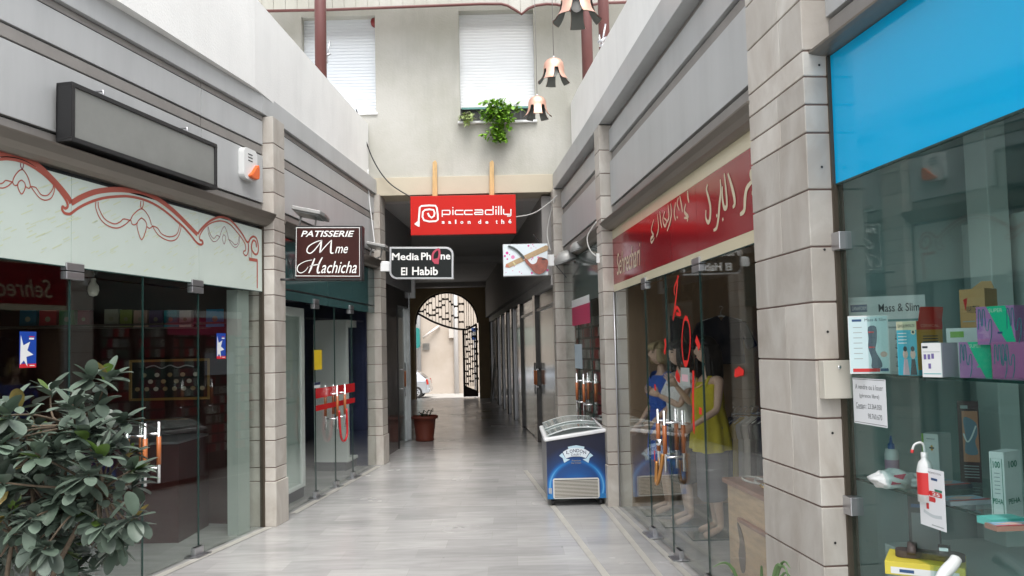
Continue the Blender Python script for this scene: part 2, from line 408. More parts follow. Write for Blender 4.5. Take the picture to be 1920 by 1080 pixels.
# ------------------------------------------------------------------ shops
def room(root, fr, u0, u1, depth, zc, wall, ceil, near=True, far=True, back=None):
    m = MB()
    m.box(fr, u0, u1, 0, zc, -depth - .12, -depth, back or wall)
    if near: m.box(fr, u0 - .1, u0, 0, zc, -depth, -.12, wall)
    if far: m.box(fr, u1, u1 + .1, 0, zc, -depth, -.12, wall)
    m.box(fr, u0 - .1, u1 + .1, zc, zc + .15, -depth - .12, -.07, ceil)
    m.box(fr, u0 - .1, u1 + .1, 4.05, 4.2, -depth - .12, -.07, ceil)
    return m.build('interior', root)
def meet(f, g, n):
    a, b = f.P(0, 0, n), g.P(0, 0, n); den = f.u.x * g.u.y - f.u.y * g.u.x; d = b - a
    return (d.x * g.u.y - d.y * g.u.x) / den, (d.x * f.u.y - d.y * f.u.x) / den
def facade(root, fr, u0, u1, zc=2.93, band_top=4.25, seams=(), canopy=True, prev=None, nxt=None, bn=.11, lip=(.14, .06)):
    """grey cladding above the shop window: panels, recessed strips, top band, canopy lip"""
    m = MB()
    m.box(fr, u0, u1, zc + .02, 4.04, -.07, -.03, GAP)
    def rows(v0, v1, n, mat):
        us = [u0] + sorted(x for x in seams if u0 < x < u1) + [u1]
        for a, b in zip(us, us[1:]): m.box(fr, a + .004, b - .004, v0, v1, -.03, n, mat)
    rows(zc + .035, 3.12, .0, TAUPE); rows(3.135, 3.60, .012, ALU); rows(3.615, 3.695, -.012 if bn > .1 else .006, TAUPE); rows(3.71, 3.945, .012, ALU); rows(3.955, 4.005, -.012 if bn > .1 else .006, TAUPE)
    m.build('cladding', root, bevel=.003)
    e0 = [meet(fr, prev, n)[0] if prev else u0 for n in (-.07, bn)]; e1 = [meet(fr, nxt, n)[0] if nxt else u1 for n in (-.07, bn)]
    t = MB(); c = [fr.P(u, v, n) for v in (4.01, band_top) for u, n in ((e0[0], -.07), (e1[0], -.07), (e1[1], bn), (e0[1], bn))]
    t.add(c, [(3, 2, 1, 0), (4, 5, 6, 7), (0, 1, 5, 4), (1, 2, 6, 5), (2, 3, 7, 6), (3, 0, 4, 7)], ALU); t.build('top_band', root, bevel=.004)
    if canopy:
        pr_, tz = lip; b_ = zc - .047; t_ = zc + tz
        prof = [(-.05, b_), (.25 * pr_, b_ + .02 * (t_ - b_)), (.55 * pr_, b_ + .22 * (t_ - b_)), (.8 * pr_, b_ + .55 * (t_ - b_)), (pr_, t_), (pr_ + .002, t_ + .010), (pr_ - .008, t_ + .012), (.5 * pr_, max(t_, zc) + .014), (-.05, max(t_, zc) + .018)]
        c = MB(); A = [fr.P(u0 - .02, b, a) for a, b in prof]; B = [fr.P(u1 + .02, b, a) for a, b in prof]; k = len(prof)
        c.add(A + B, [tuple(range(k)), tuple(range(2 * k - 1, k - 1, -1))], CANOPY)
        c.add(A + B, [(i, k + i, k + (i + 1) % k, (i + 1) % k) for i in range(k)], CANOPY, False)
        c.build('canopy', root)
def pane(root, fr, u0, u1, v0, v1, g=GL, n=0, name='glass_pane'):
    m = MB(); m.box(fr, u0 + .002, u1 - .002, v0, v1, n - .01, n, g)
    return m.build(name, root)
def edge(m, fr, u, v0, v1, w=.006, n=.002): m.box(fr, u - w / 2, u + w / 2, v0, v1, n - .014, n, GLE)
def patch(root, fr, u, v, w=.16, h=.11, dark=False):
    m = MB(); m.box(fr, u - w / 2, u + w / 2, v - h / 2, v - .004, -.03, .018, STEEL); m.box(fr, u - w / 2, u + w / 2, v + .004, v + h / 2, -.03, .018, STEEL)
    m.box(fr, u - w / 2 + .01, u + w / 2 - .01, v - .004, v + .004, -.02, .012, BLACK)
    return m.build('patch_fitting', root, bevel=.003)
def floor_hinge(root, fr, u, w=.2):
    m = MB(); m.box(fr, u - w / 2, u + w / 2, .004, .012, -.06, .07, STEEL); m.box(fr, u - .06, u + .06, .012, .075, -.02, .018, STEEL); m.box(fr, u - .05, u + .05, .075, .08, -.012, .01, BLACK)
    return m.build('floor_hinge', root, bevel=.002)
def handle(root, fr, u, v0, v1, inside=True):
    """tall chrome pull with an orange grip, one each side of the door"""
    m = MB(); h = v1 - v0; grips = []
    for n in ((.07, -.08) if inside else (.07,)):
        m.tube([fr.P(u, v0, n), fr.P(u, v1, n)], .0125, CHROME, 10)
        gr = MB(); gr.tube([fr.P(u, v0 + .3 * h, n), fr.P(u, v0 + .76 * h, n)], .0175, ORANGE, 10); grips.append(gr)
    for v in (v0 + .24 * h, v0 + .80 * h): m.tube([fr.P(u, v, .07), fr.P(u, v, -.08 if inside else 0)], .009, CHROME, 8)
    o = m.build('door_handle', root)
    for gr in grips: gr.build('grip', o)
    return o

def pillar(fr, u0, u1, name_label, n1=.13, z1=4.0, joints=None, mid=None, plinth=.44, nb=-.2):
    """stone clad pillar: courses of marble blocks with dark joints"""
    m = MB(); J = joints or [0, .43, .56, .82, .95, 1.21, 1.47, 1.73, 1.98, 2.23, 2.48, 2.61, 2.74, 2.87, 3.0, 3.24, 3.48, 3.73, z1]
    m.box(fr, u0 + .008, u1 - .008, 0, z1 - .004, nb, n1 - .008, JOINT)
    for k, (a, b) in enumerate(zip(J, J[1:])):
        e = .012 if (k == 0 and plinth) else 0
        us = [u0 - e, u1 + e] if not mid or k % 5 == 3 else [u0 - e, mid + random.uniform(-.03, .03), u1 + e]
        for c, d in zip(us, us[1:]):
            q = .0015
            m.box(fr, c + (q if c > u0 else 0), d - (q if d < u1 else 0), a + (.004 if k else 0), b - .004, nb, n1 + e, STONE)
    o = m.thing('stone_pillar', name_label, 'pillar', 'stone pillars between the shop fronts', bevel=.004)
    return o

# ---- pastry shop, left front
uA = L1.hit(132, 450)[0]; uB = L1.hit(268, 800)[0]; uC = L1.hit(372, 500)[0]; uE = .96
u0 = -4.6
pastry = thing('pastry_shop', 'pastry shop with dark glass front under a cream sign panel of rust red arches', 'shop', L1.P(-1.5, 0, 0))
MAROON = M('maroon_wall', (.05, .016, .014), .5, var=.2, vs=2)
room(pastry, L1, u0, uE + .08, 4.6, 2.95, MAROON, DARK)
facade(pastry, L1, u0, uE, 2.95, seams=[L1.hit(375, 150)[0], -2.6], band_top=4.22, nxt=L2, bn=.045)
sp = MB()
for a, b in ((u0, uA), (uA, uC), (uC, uE - .02)): sp.box(L1, a + .002, b - .002, 2.265, 2.87, -.008, .006, CREAMP)
sp.box(L1, u0, uE - .02, 2.87, 2.96, -.06, -.02, M('dark_glazing_strip', (.03, .04, .045), .1))
sign1 = sp.build('sign_panel', pastry)
o = MB()
Z5 = lambda pts: L1.hits([(x / 5.4, 280 + y / 5.4) for x, y in pts], .008)
Z6 = lambda pts: L1.hits([(240 + x / 5.4, 360 + y / 5.4) for x, y in pts], .008)
Z2 = lambda pts: L1.hits([(x / 3.556, 360 + y / 3.556) for x, y in pts], .008)
def orn(P, w, mat, n=.008):
    q = smo(P, 6); k = len(q)
    o.ribbon(L1, q, w, n, mat)
left_arch = [(-900, 545), (-860, 440), (-760, 300), (-640, 190), (-480, 100), (-300, 55), (-150, 42)]
orn(Z5(left_arch + [(0, 40), (80, 38), (200, 60), (320, 115), (440, 210), (560, 330), (640, 420), (700, 500), (722, 545)]), .038, RUST)
orn(Z5([(-890, 600), (-820, 460), (-700, 320), (-560, 220), (-400, 150), (-200, 112), (0, 100), (90, 98), (210, 120), (330, 175), (450, 260), (560, 370), (640, 470), (680, 540), (685, 580), (660, 598), (636, 580), (630, 610), (655, 645), (700, 655), (720, 648)]), .019, RUST)
orn(Z5([(722, 545), (830, 482), (960, 432), (1100, 410), (1220, 408)]) + Z6([(0, -18), (108, -8), (200, 20), (300, 70), (400, 140), (500, 225), (600, 325), (702, 430)]), .038, RUST)
orn(Z5([(718, 650), (800, 590), (900, 540), (1000, 505), (1100, 485), (1230, 475)]) + Z6([(0, 44), (100, 60), (200, 92), (300, 142), (400, 212), (480, 282), (560, 352), (640, 442), (690, 505), (730, 532), (758, 520), (750, 492), (728, 488)]), .019, RUST)
orn(Z6([(705, 425), (750, 365), (820, 300), (900, 260), (960, 255), (1030, 280), (1100, 350), (1160, 430), (1200, 500), (1222, 503), (1240, 470), (1270, 450), (1300, 470), (1318, 530), (1320, 590), (1305, 630), (1275, 620), (1252, 570), (1258, 510), (1275, 490), (1295, 510), (1302, 560)]), .020, RUST)
orn(Z6([(726, 485), (728, 440), (770, 370), (830, 320), (900, 296), (960, 295), (1030, 325), (1100, 400), (1160, 480), (1190, 540), (1190, 590), (1172, 600), (1172, 625), (1195, 645), (1215, 610), (1218, 520)]), .012, RUST)
o.ribbon(L1, Z6([(1250, 575), (1250, 662)]), .006, .008, PLUM); o.ribbon(L1, Z6([(1222, 520), (1225, 672)]), .006, .008, PLUM)
o.ribbon(L1, Z6([(1226, 678), (1312, 694)]), .03, .0085, RUST); o.ribbon(L1, Z6([(1309, 690), (1309, 975)]), .02, .0082, RUST)
for P in ([(545, 350), (550, 420), (520, 490), (460, 515), (400, 490), (350, 430), (310, 375)], [(545, 350), (530, 410), (480, 465), (420, 460), (380, 410), (360, 385), (310, 375)],
          [(310, 375), (290, 300), (260, 240), (225, 205), (180, 230), (140, 290), (130, 335), (150, 365), (180, 360)], [(225, 205), (210, 170), (210, 140)], [(225, 205), (238, 170), (237, 140)],
          [(220, 310), (250, 340), (257, 380), (245, 420), (220, 452), (195, 420), (180, 370), (190, 330), (220, 310)], [(310, 375), (295, 395), (270, 385), (258, 370)],
          [(125, 330), (90, 365), (40, 390), (-10, 390)], [(125, 330), (60, 315), (30, 340), (-10, 352)]): orn(Z5(P), .0075, PLUM if len(P) == 3 else RUST, .0078)
for P in ([(640, 65), (640, 110), (670, 180), (720, 225), (780, 240), (830, 220), (870, 185)], [(655, 65), (660, 110), (700, 180), (760, 212), (800, 200), (825, 180), (870, 190)],
          [(870, 190), (890, 150), (945, 112), (990, 160), (1010, 220)], [(945, 112), (937, 90), (940, 60)], [(945, 112), (955, 90), (955, 60)], [(875, 190), (880, 212), (900, 218), (920, 200)],
          [(945, 172), (970, 195), (978, 235), (945, 318), (915, 235), (920, 195), (945, 172)], [(980, 230), (995, 242), (1010, 235), (1015, 225)],
          [(1015, 225), (1060, 290), (1130, 325), (1180, 310), (1205, 250), (1205, 210)], [(1015, 225), (1050, 240), (1080, 280), (1130, 298), (1180, 280), (1200, 210)]): orn(Z2(P), .0085, RUST, .0078)
for P in ([(810, 350), (815, 420), (850, 490), (890, 500), (930, 455)], [(812, 350), (835, 430), (870, 470), (900, 440), (930, 455)], [(930, 455), (945, 400), (975, 350), (1000, 400), (1020, 480)],
          [(970, 430), (990, 460), (975, 528), (955, 470), (970, 430)], [(1020, 480), (1060, 545), (1095, 560), (1125, 520), (1130, 450)], [(1020, 480), (1050, 500), (1080, 530), (1110, 520), (1125, 450)]): orn(Z6(P), .0055, PLUM, .0078)
# faint diagonal pale yellow streaks printed on the film
for k in range(230):
    u = random.uniform(-3.2, .85); v = random.uniform(2.3, 2.84); l = random.uniform(.03, .10)
    o.ribbon(L1, [(u, v), (min(.9, u + l * .9), min(2.86, v + l * .45))], random.uniform(.004, .009), .0068, OLIVE)
o.build('ornament', sign1)
ed = MB()
for a, b in ((u0, -3.2), (-3.2, uA), (uC, uE)): pane(pastry, L1, a, b, .01, 2.262)
for a, b in ((uA, uB), (uB, uC)): pane(pastry, L1, a + .004, b - .004, .015, 2.20, name='glass_door')
pane(pastry, L1, uA, uC, 2.21, 2.262, name='transom_pane')
for u in (uA, uB, uC): edge(ed, L1, u, .01, 2.26)
ed.box(L1, u0, uE, 2.258, 2.266, -.012, .006, GLE)
ed.box(L1, uE - .02, uE, 0, 2.9, -.03, .015, M('bronze_frame', (.10, .08, .06), .4, .5))
ed.build('glazing_bead', pastry)
patch(pastry, L1, uA + .03, 2.235); patch(pastry, L1, uC - .03, 2.235)
floor_hinge(pastry, L1, uC - .02); floor_hinge(pastry, L1, uA + .02)
handle(pastry, L1, uB - .07, .70, 1.16); handle(pastry, L1, uB + .09, .70, 1.16)
ps = MB(); a, b = L1.hit(455, 700)[0], L1.hit(476, 700)[0]
ps.box(L1, a, b, 0, 2.26, -.16, -.05, M('pale_post', (.42, .46, .43), .4)); ps.build('post', pastry)

# ---- phone shop, left back
phone = thing('phone_shop', 'phone shop with teal glass sign band, red striped door and dark blue interior', 'shop', L2.P(1.7, 0, 0))
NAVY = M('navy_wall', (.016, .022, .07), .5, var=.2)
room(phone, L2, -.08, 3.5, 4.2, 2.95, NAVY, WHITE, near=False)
facade(phone, L2, -.21, 3.90, 2.93, band_top=4.22, prev=L1, bn=.045)
a, b = L2.hit(590, 570)[0], L2.hit(659, 580)[0]; mid = (a + b) / 2
t = MB()
for c, d in ((-.2, a), (a, b), (b, 3.54)): t.box(L2, c + .002, d - .002, 2.34, 2.87, -.008, .004, TEAL)
t.box(L2, -.2, 3.54, 2.325, 2.338, -.01, .006, BLACK); t.box(L2, -.2, 3.54, 2.225, 2.32, -.008, .003, TEAL)
sg = t.build('sign_panel', phone)
lt = MB(); q0, q1 = L2.hit(540, 512, .01), L2.hit(552, 478, .01); lt.text(L2, 'M', q0[0], q1[0], 2.47, 2.66, .006, M('dark_teal_letter', (.01, .04, .045), .3)); lt.build('lettering', sg)
pane(phone, L2, -.2, a, .01, 2.22, GLC); pane(phone, L2, b, 3.54, .01, 2.22, GLC)
pane(phone, L2, a + .004, mid, .015, 2.215, GLC, name='glass_door'); pane(phone, L2, mid, b - .004, .015, 2.215, GLC, name='glass_door')
ed = MB()
for u in (a, mid, b): edge(ed, L2, u, .01, 2.22)
ed.build('glazing_bead', phone)
patch(phone, L2, a + .03, 2.225); patch(phone, L2, b - .03, 2.225); floor_hinge(phone, L2, a, .3); floor_hinge(phone, L2, b, .3); floor_hinge(phone, L2, mid, .16)
rs = MB(); rs.box(L2, a, b + .1, 1.13, 1.245, .002, .003, FRED); rs.box(L2, a, b + .1, .985, 1.05, .002, .003, FRED); rs.build('red_stripe', phone)
ys = MB(); q0, q1 = L2.hit(589, 697), L2.hit(603, 656); ys.box(L2, q0[0], q1[0], q0[1] + .02, q1[1], .002, .003, YEL); ys.build('yellow_sticker', phone)
ys = MB(); q0, q1 = L2.hit(589, 728), L2.hit(600, 716); ys.box(L2, q0[0], q1[0], q0[1], q1[1], .002, .003, WHITE); ys.box(L2, q0[0], q1[0], (q0[1] + q1[1]) / 2, q1[1], .0031, .0036, NAVY); ys.build('opening_hours_sticker', phone)
for u in (mid - .14, mid + .16): handle(phone, L2, u, .72, 1.26)
lk = MB(); lk.tube(smo([L2.P(mid - .14, .95, .09), L2.P(mid - .12, .66, .1), L2.P(mid, .56, .1), L2.P(mid + .14, .64, .1), L2.P(mid + .16, .95, .09)], 6), .014, FRED, 8)
lk.thing('bicycle_lock', 'red looped lock hung through the striped phone shop door handles', 'lock')
# display cabinets in the phone shop
CABW = M('cabinet_grey', (.80, .85, .83), .4)
def cabinet(p0, w, d, h, label, ang):
    f = Fr((p0.x, p0.y), (p0.x + cos(ang), p0.y + sin(ang)))       # u along the glazed side
    r = thing('display_cabinet', label, 'cabinet', f.P(d / 2, 0, -w / 2), 'display cabinets in the phone shop')
    m = MB(); m.box(f, 0, d, .0, .12, -w, -.02, M('cabinet_plinth', (.10, .10, .12), .5)); m.poly(fr3(f.o, -f.n, f.v), rrect(0, w, .12, h, .08, 5, (1, 1, 0, 0)), 0, .02, CABW)
    m.box(f, .02, d - .02, .12, .16, -w, 0, CABW); m.box(f, .02, d - .02, h - .1, h, -w, -.0, CABW); m.box(f, .02, d, .12, h - .03, -w, -w + .02, CABW); m.box(f, d - .03, d, .12, h, -w, 0, CABW)
    for a, b in ((.0, .10), (d - .12, d)): m.box(f, a + .02, b, .16, h - .1, -.03, .002, CABW)
    m.build('carcass', r, bevel=.006)
    s = MB()
    for k in range(1, 4): s.box(f, .05, d - .05, .16 + (h - .3) * k / 4, .17 + (h - .3) * k / 4, -w + .03, -.04, GLC)
    s.build('shelf', r)
    g = MB(); g.box(f, .1, d - .12, .17, h - .11, -.022, -.014, GLC); g.build('cabinet_door', r)
    for k in range(4):
        for j in range(3):
            if random.random() < .7:
                hh = random.uniform(.08, .17); c = random.choice([(.5, .5, .5), (.05, .05, .06), (.4, .05, .05), (.3, .35, .4)])
                s = MB(); uu = .14 + (d - .3) * j / 3; zz = .171 + (h - .3) * k / 4
                s.box(f, uu, uu + .07, zz, zz + hh, -.22, -.18, M('phone_box_%d' % int(c[0] * 20 + c[2] * 7), c, .4)); s.box(f, uu + .012, uu + .058, zz + .02, zz + hh - .02, -.18, -.178, BLACK)
                s.thing('boxed_phone', 'small boxed phone, one of many on the glass shelves of the grey cabinets', 'boxed phone', 'boxed phones on the cabinet shelves')
p = G(652, 883)
cabinet(p, .48, .95, 2.12, 'grey display cabinet with rounded top behind the red striped door', atan2(L2.u.y, L2.u.x))
p = L2.P(.02, 0, -.16)
cabinet(p, .5, 1.05, 2.18, 'grey display cabinet just behind the left pillar in the phone shop', atan2(L2.u.y, L2.u.x))
m = MB(); m.wbox(-3.75, -3.2, 11.95, 12.05, .95, 1.75, M('beige_panel', (.33, .29, .24), .5)); m.wbox(-3.72, -3.23, 11.94, 11.95, .98, 1.72, M('beige_panel_face', (.38, .34, .28), .4))
m.thing('wall_panel', 'plain beige panel hanging in the dark blue phone shop', 'panel')

# ---- clothes shop, right middle
clothes = thing('clothes_shop', 'clothes shop on the right under a maroon sign with cream lettering', 'shop', R2.P(2, 0, 0))
TAN = M('tan_curtain_wall', (.30, .205, .13), .7, var=.15, vs=3, stretch=(4, 4, .3))
UE = 4.13
room(clothes, R2, .02, UE + .18, 3.6, 2.95, TAN, WHITE)
facade(clothes, R2, 0, UE - .01, 2.92, band_top=4.25, prev=R3, lip=(.134, .02))
s1, s2 = R2.hit(1208, 535)[0], R2.hit(1310, 485)[0]; sm_ = R2.hit(1267, 1030)[0] - .06
t = MB()
for a, b in ((.0, s1), (s1, s2), (s2, UE)):
    t.box(R2, a + .002, b - .002, 2.30, 2.775, -.008, .004, REDM); t.box(R2, a + .002, b - .002, 2.225, 2.299, -.008, .005, IVORY); t.box(R2, a + .002, b - .002, 2.776, 2.875, -.008, .005, IVORY)
sg = t.build('sign_panel', clothes)
Zr = lambda pts: R2.hits([(1020 + x / 3.376, 240 + y / 3.376) for x, y in pts], .008)
lt = MB()
def stroke(P, w0, w1=None):
    q = smo(Zr(P), 5); k = len(q)
    lt.ribbon(R2, q, [w0 * (.45 + .55 * sin(pi * min(1, (i + .6) / k))) for i in range(k)], .007, IVORY)
for P, w in (([(1035, 358), (1028, 390), (1040, 440), (1052, 500), (1050, 570), (1038, 598), (1024, 570), (1024, 520)], .05), ([(1115, 325), (1118, 400), (1110, 480), (1104, 560), (1092, 630), (1072, 648)], .05),
             ([(1128, 370), (1128, 440), (1140, 505), (1156, 490), (1152, 400), (1140, 288)], .05), ([(1163, 288), (1185, 360), (1202, 430), (1206, 480), (1194, 502)], .055),
             ([(1345, 266), (1308, 280), (1318, 325), (1340, 335)], .055), ([(1322, 330), (1284, 380), (1272, 440), (1266, 520), (1240, 548)], .06), ([(1318, 395), (1322, 415), (1330, 360)], .045),
             ([(908, 398), (910, 440), (917, 472)], .04), ([(896, 480), (888, 530), (912, 562), (886, 570)], .04), ([(858, 430), (868, 480), (876, 532)], .04), ([(850, 440), (842, 480), (856, 522)], .03),
             ([(832, 470), (824, 540), (832, 585)], .035), ([(800, 478), (806, 540), (796, 600), (779, 652)], .04), ([(784, 486), (790, 560), (776, 600)], .035), ([(764, 528), (752, 580), (764, 622), (776, 590), (758, 570)], .035),
             ([(733, 528), (738, 590), (745, 632)], .04), ([(717, 545), (724, 630), (711, 690)], .035), ([(694, 580), (679, 645), (692, 680), (676, 700), (680, 726), (698, 695)], .04), ([(840, 560), (846, 570)], .03), ([(905, 590), (911, 575)], .03), ([(1090, 560), (1096, 548)], .035), ([(1128, 585), (1134, 572)], .035)):
    stroke(P, w * .66)
q0, q1 = R2.hit(1156, 490, .008), R2.hit(1199, 432, .008)
lt.text(R2, 'Sehrechari', q0[0], q1[0], 2.38, 2.60, .007, IVORY, shear=.25)
lt.build('lettering', sg)
pane(clothes, R2, .0, s1, .01, 2.222, GLC); pane(clothes, R2, s2, UE, .01, 2.222, GLC)
pane(clothes, R2, s1 + .004, sm_, .015, 2.18, GLC, name='glass_door'); pane(clothes, R2, sm_, s2 - .004, .015, 2.18, GLC, name='glass_door'); pane(clothes, R2, s1, s2, 2.19, 2.222, name='transom_pane')
ed = MB()
for u in (s1, sm_, s2): edge(ed, R2, u, .01, 2.22, .005)
ed.box(R2, 0, UE, 2.218, 2.224, -.012, .006, GLE)
ed.tube([R2.P(.015, .01, .012), R2.P(.015, 2.22, .012)], .008, STEEL)
ed.build('glazing_bead', clothes)
patch(clothes, R2, s1 + .02, 2.205, .15, .1); patch(clothes, R2, s2 - .03, 2.21, .17, .1)
floor_hinge(clothes, R2, s1 + .05, .26); floor_hinge(clothes, R2, sm_ + .16, .16); floor_hinge(clothes, R2, s2, .26)
handle(clothes, R2, sm_ - .09, .66, 1.14); handle(clothes, R2, sm_ + .1, .66, 1.14)
gd = MB(); Zg = lambda pts: R2.hits([(1140 + x / 3.373, 480 + y / 3.373) for x, y in pts], .004)
NEON = M('red_window_paint', (.75, .02, .015), .5)
for P, w in (([(440, 125), (432, 230), (424, 300), (409, 405)], .03), ([(446, 125), (418, 200), (420, 248)], .02), ([(410, 395), (433, 325), (458, 368), (430, 365)], .028), ([(538, 725), (536, 900), (541, 1085), (545, 1110)], .045),
             ([(357, 525), (362, 560), (355, 618)], .045), ([(553, 520), (566, 550), (577, 583)], .06), ([(440, 735), (430, 760), (450, 782), (440, 750)], .05), ([(296, 812), (297, 850)], .05), ([(582, 958), (583, 1002)], .06), ([(293, 1230), (294, 1300)], .03)):
    q = smo(Zg(P), 5); gd.ribbon(R2, q, w, .002, NEON)
gd.ribbon(R2, smo(Zg([(490, 385), (513, 440), (518, 560), (503, 665), (490, 695), (476, 665), (466, 560), (473, 440)]), 6, True), .022, .002, NEON, True)
for P in ([(484, 380), (500, 380), (508, 420), (490, 405), (474, 420)], [(474, 660), (506, 660), (490, 705)]): gd.poly(R2, Zg(P), .0022, None, NEON)
for k in range(5):
    x = 803 + k * 11; gd.ribbon(R2, Zg([(x, 765 - k * 3), (x + 4, 700 + abs(k - 2) * 8)]), .035, .002, NEON)
gd.poly(R2, Zg([(799, 765), (801, 722), (846, 712), (848, 738), (822, 762)]), .0022, None, NEON)
gd.build('window_painting', clothes)
st = MB(); a = R2.hit(1277, 722, .004); b = R2.hit(1292, 690, .004); st.box(R2, a[0], b[0], a[1], b[1], .002, .003, M('sticker_grey', (.35, .40, .38), .4)); st.box(R2, a[0] + .02, b[0] - .04, a[1] + .03, b[1] - .05, .003, .0035, M('sticker_pink', (.7, .45, .5), .4)); st.build('door_sticker', clothes)
cl_ = MB(); cl_.tube(smo([R2.P(sm_ - .09, .72, .09), R2.P(sm_ - .085, .56, .1), R2.P(sm_ + .0, .57, .11), R2.P(sm_ + .08, .70, .10), R2.P(sm_ + .1, .80, .09)], 6), .016, M('copper_chain', (.55, .26, .08), .3, .6), 8)
cl_.lathe(R2.P(sm_ + .01, .86, .085), [(0, 0), (.03, 0), (.035, .02), (.03, .05), (0, .05)], CHROME, 12)
cl_.thing('door_chain', 'copper coloured lock chain looped round the clothes shop door handles', 'lock')

# ---- pharmacy, right front
pharm = thing('pharmacy_shop', 'pharmacy window at right with bright cyan panel above glass shelves', 'shop', R1.P(1.2, 0, 0))
GREY = M('grey_green_wall', (.40, .51, .50), .6, var=.06)
room(pharm, R1, -.25, 2.3, 2.4, 3.0, GREY, WHITE, near=True)
facade(pharm, R1, -.02, 2.3, 3.0, band_top=4.25, lip=(.10, -.035))
bp_ = MB(); bp_.box(R1, .0, 2.3, 2.362, 2.95, -.008, .006, BLUE); bp_.build('cyan_panel', pharm)
pane(pharm, R1, .0, 2.3, .01, 2.36, GLG)
ed = MB(); ed.box(R1, -.03, -.002, 0, 2.95, -.03, .02, M('bronze_frame', (.10, .08, .06), .4, .5)); ed.box(R1, 0, 2.3, 2.356, 2.363, -.012, .007, GLE); ed.build('glazing_bead', pharm)
for v in (.93, 2.10):
    c = MB(); c.box(R1, -.03, .05, v - .04, v + .04, -.03, .03, STEEL); c.build('glass_clamp', pharm, bevel=.004)
for z in (1.50, 1.03):
    c = MB(); c.box(R1, -.05, 2.2, z, z + .012, -.55, -.05, GLG); c.box(R1, -.05, 2.2, z + .001, z + .011, -.049, -.047, GLE); c.build('shelf', pharm)
    for u in (.1, .75, 1.5):
        c = MB(); c.box(R1, u, u + .02, z - .03, z - .002, -.56, -.3, STEEL); c.build('shelf_bracket', pharm)
POST = M('pale_green_post', (.62, .66, .63), .5)
for u, w in ((.03, .14), (.95, .05), (1.1, .05), (1.9, .1)):
    c = MB(); c.box(R1, u, u + w, 0, 2.95, -.7, -.6, POST); c.build('post', pharm, bevel=.005)
c = MB(); c.box(R1, -.2, .95, 0, 2.2, -.78, -.74, M('grey_back_panel', (.48, .53, .51), .5)); c.build('back_panel', pharm)
c = MB(); c.box(R1, 0, 2.2, .0, .755, -1.0, -.15, M('grey_plinth', (.42, .46, .44), .6)); c.build('plinth', pharm)

# ---- tobacco shop, right back
tob = thing('tobacco_shop', 'narrow tobacco shop front between two stone pillars behind the freezer', 'shop', R3.P(1.6, 0, 0))
room(tob, R3, .12, 3.3, 3.2, 2.95, M('tobacco_wall', (.20, .19, .18), .6), WHITE, far=False)
facade(tob, R3, -.1, 3.3, 2.92, band_top=4.25, nxt=R2, lip=(.134, .02))
c = MB(); c.box(R3, .1, 3.2, 2.225, 2.87, -.008, .004, M('smoked_panel', (.10, .13, .12), .1)); c.build('sign_panel', tob)
pane(tob, R3, .1, 1.2, .01, 2.222); pane(tob, R3, 1.2, 2.1, .015, 2.222, name='glass_door'); pane(tob, R3, 2.1, 3.25, .01, 2.222)
ed = MB()
for u in (1.2, 2.1): edge(ed, R3, u, .01, 2.22)
ed.build('glazing_bead', tob)
uh = R3.hit(1092, 745)[0]
handle(tob, R3, uh, .82, 1.32); handle(tob, R3, uh + .5, .82, 1.32)
for k in range(5):
    f = R3.at(.35 + k * .55, 0, -.13); r = thing('magazine_rack', 'rack of red and white packets behind the tobacco shop glass', 'rack', f.P(.2, 0, 0), 'packet racks in the tobacco shop')
    m = MB(); m.box(f, 0, .42, 0, 2.1, -.06, 0, M('rack_back', (.05, .045, .045), .5)); m.build('frame', r)
    m = MB(); cs = [M('packet_%d' % i, c, .4) for i, c in enumerate(((.5, .03, .04), (.65, .63, .6), (.30, .32, .33), (.35, .02, .06), (.08, .18, .15)))]
    for i in range(13):
        for j in range(5): m.box(f, .02 + j * .08, .09 + j * .08, .25 + i * .14, .36 + i * .14, 0, .03, cs[random.choice((0, 0, 1, 2, 3, 4, 1))])
    m.build('packets', r)

c = MB(); q0, q1 = R3.hit(1079, 690), R3.hit(1091, 645); c.box(R3, min(q0[0], q1[0]), max(q0[0], q1[0]) , q0[1], q1[1], .002, .004, M('pale_blue_notice', (.45, .55, .62), .5)); c.build('door_notice', tob)
c = MB(); q0, q1 = R3.hit(1072, 545), R3.hit(1104, 500); c.box(R3, q0[0], q1[0], 1.95, 2.2, .002, .004, M('magenta_film', (.5, .04, .12), .4)); c.box(R3, q0[0], q1[0], 2.2, 2.3, .0045, .006, WHITE); c.build('window_poster', tob)
# ---- pillars
wP = lambda fr, px, py, n=0: fr.hit(px, py, n)[0]
pillar(L2, -.50, -.21, 'stone pillar carrying the Patisserie sign, between the cream panel and the teal shop', .12)
pillar(L2, 3.55, 3.85, 'slim stone pillar at the left corner of the passage mouth', .10, 4.0)
JR = [0, .27, .41, .66, .92, 1.05, 1.31, 1.57, 1.83, 2.08, 2.34, 2.60, 2.73, 2.86, 2.98, 3.22, 3.46, 3.72, 4.0]
pillar(R2, UE + .0, UE + .655, 'wide stone pillar in the right foreground with a beige box on it', .125, 4.0, JR, mid=UE + .38, nb=-.04)
fh = fr3(R2.P(UE + .656, 0, 0), -R2.n, (0, 0, 1)); c = MB()
for x_, y_ in ((1536, 122), (1541, 313), (1546, 468), (1552, 622), (1561, 812), (1566, 1018)):
    q = fh.hit(x_, y_, .002); c.disc(fh, q[0], q[1], .006, .0025, BLACK, 10)
for ob in list(COL.objects):
    if ob.get('label', '').startswith('wide stone pillar'): c.build('anchor_hole', ob)
pillar(R2, -.27, -.005, 'stone pillar rising behind the ice cream freezer', .12, 4.0)
pillar(R3, -.1, .12, 'slim stone pillar at the right corner of the passage mouth beside the pipe sign', .14, 4.0)

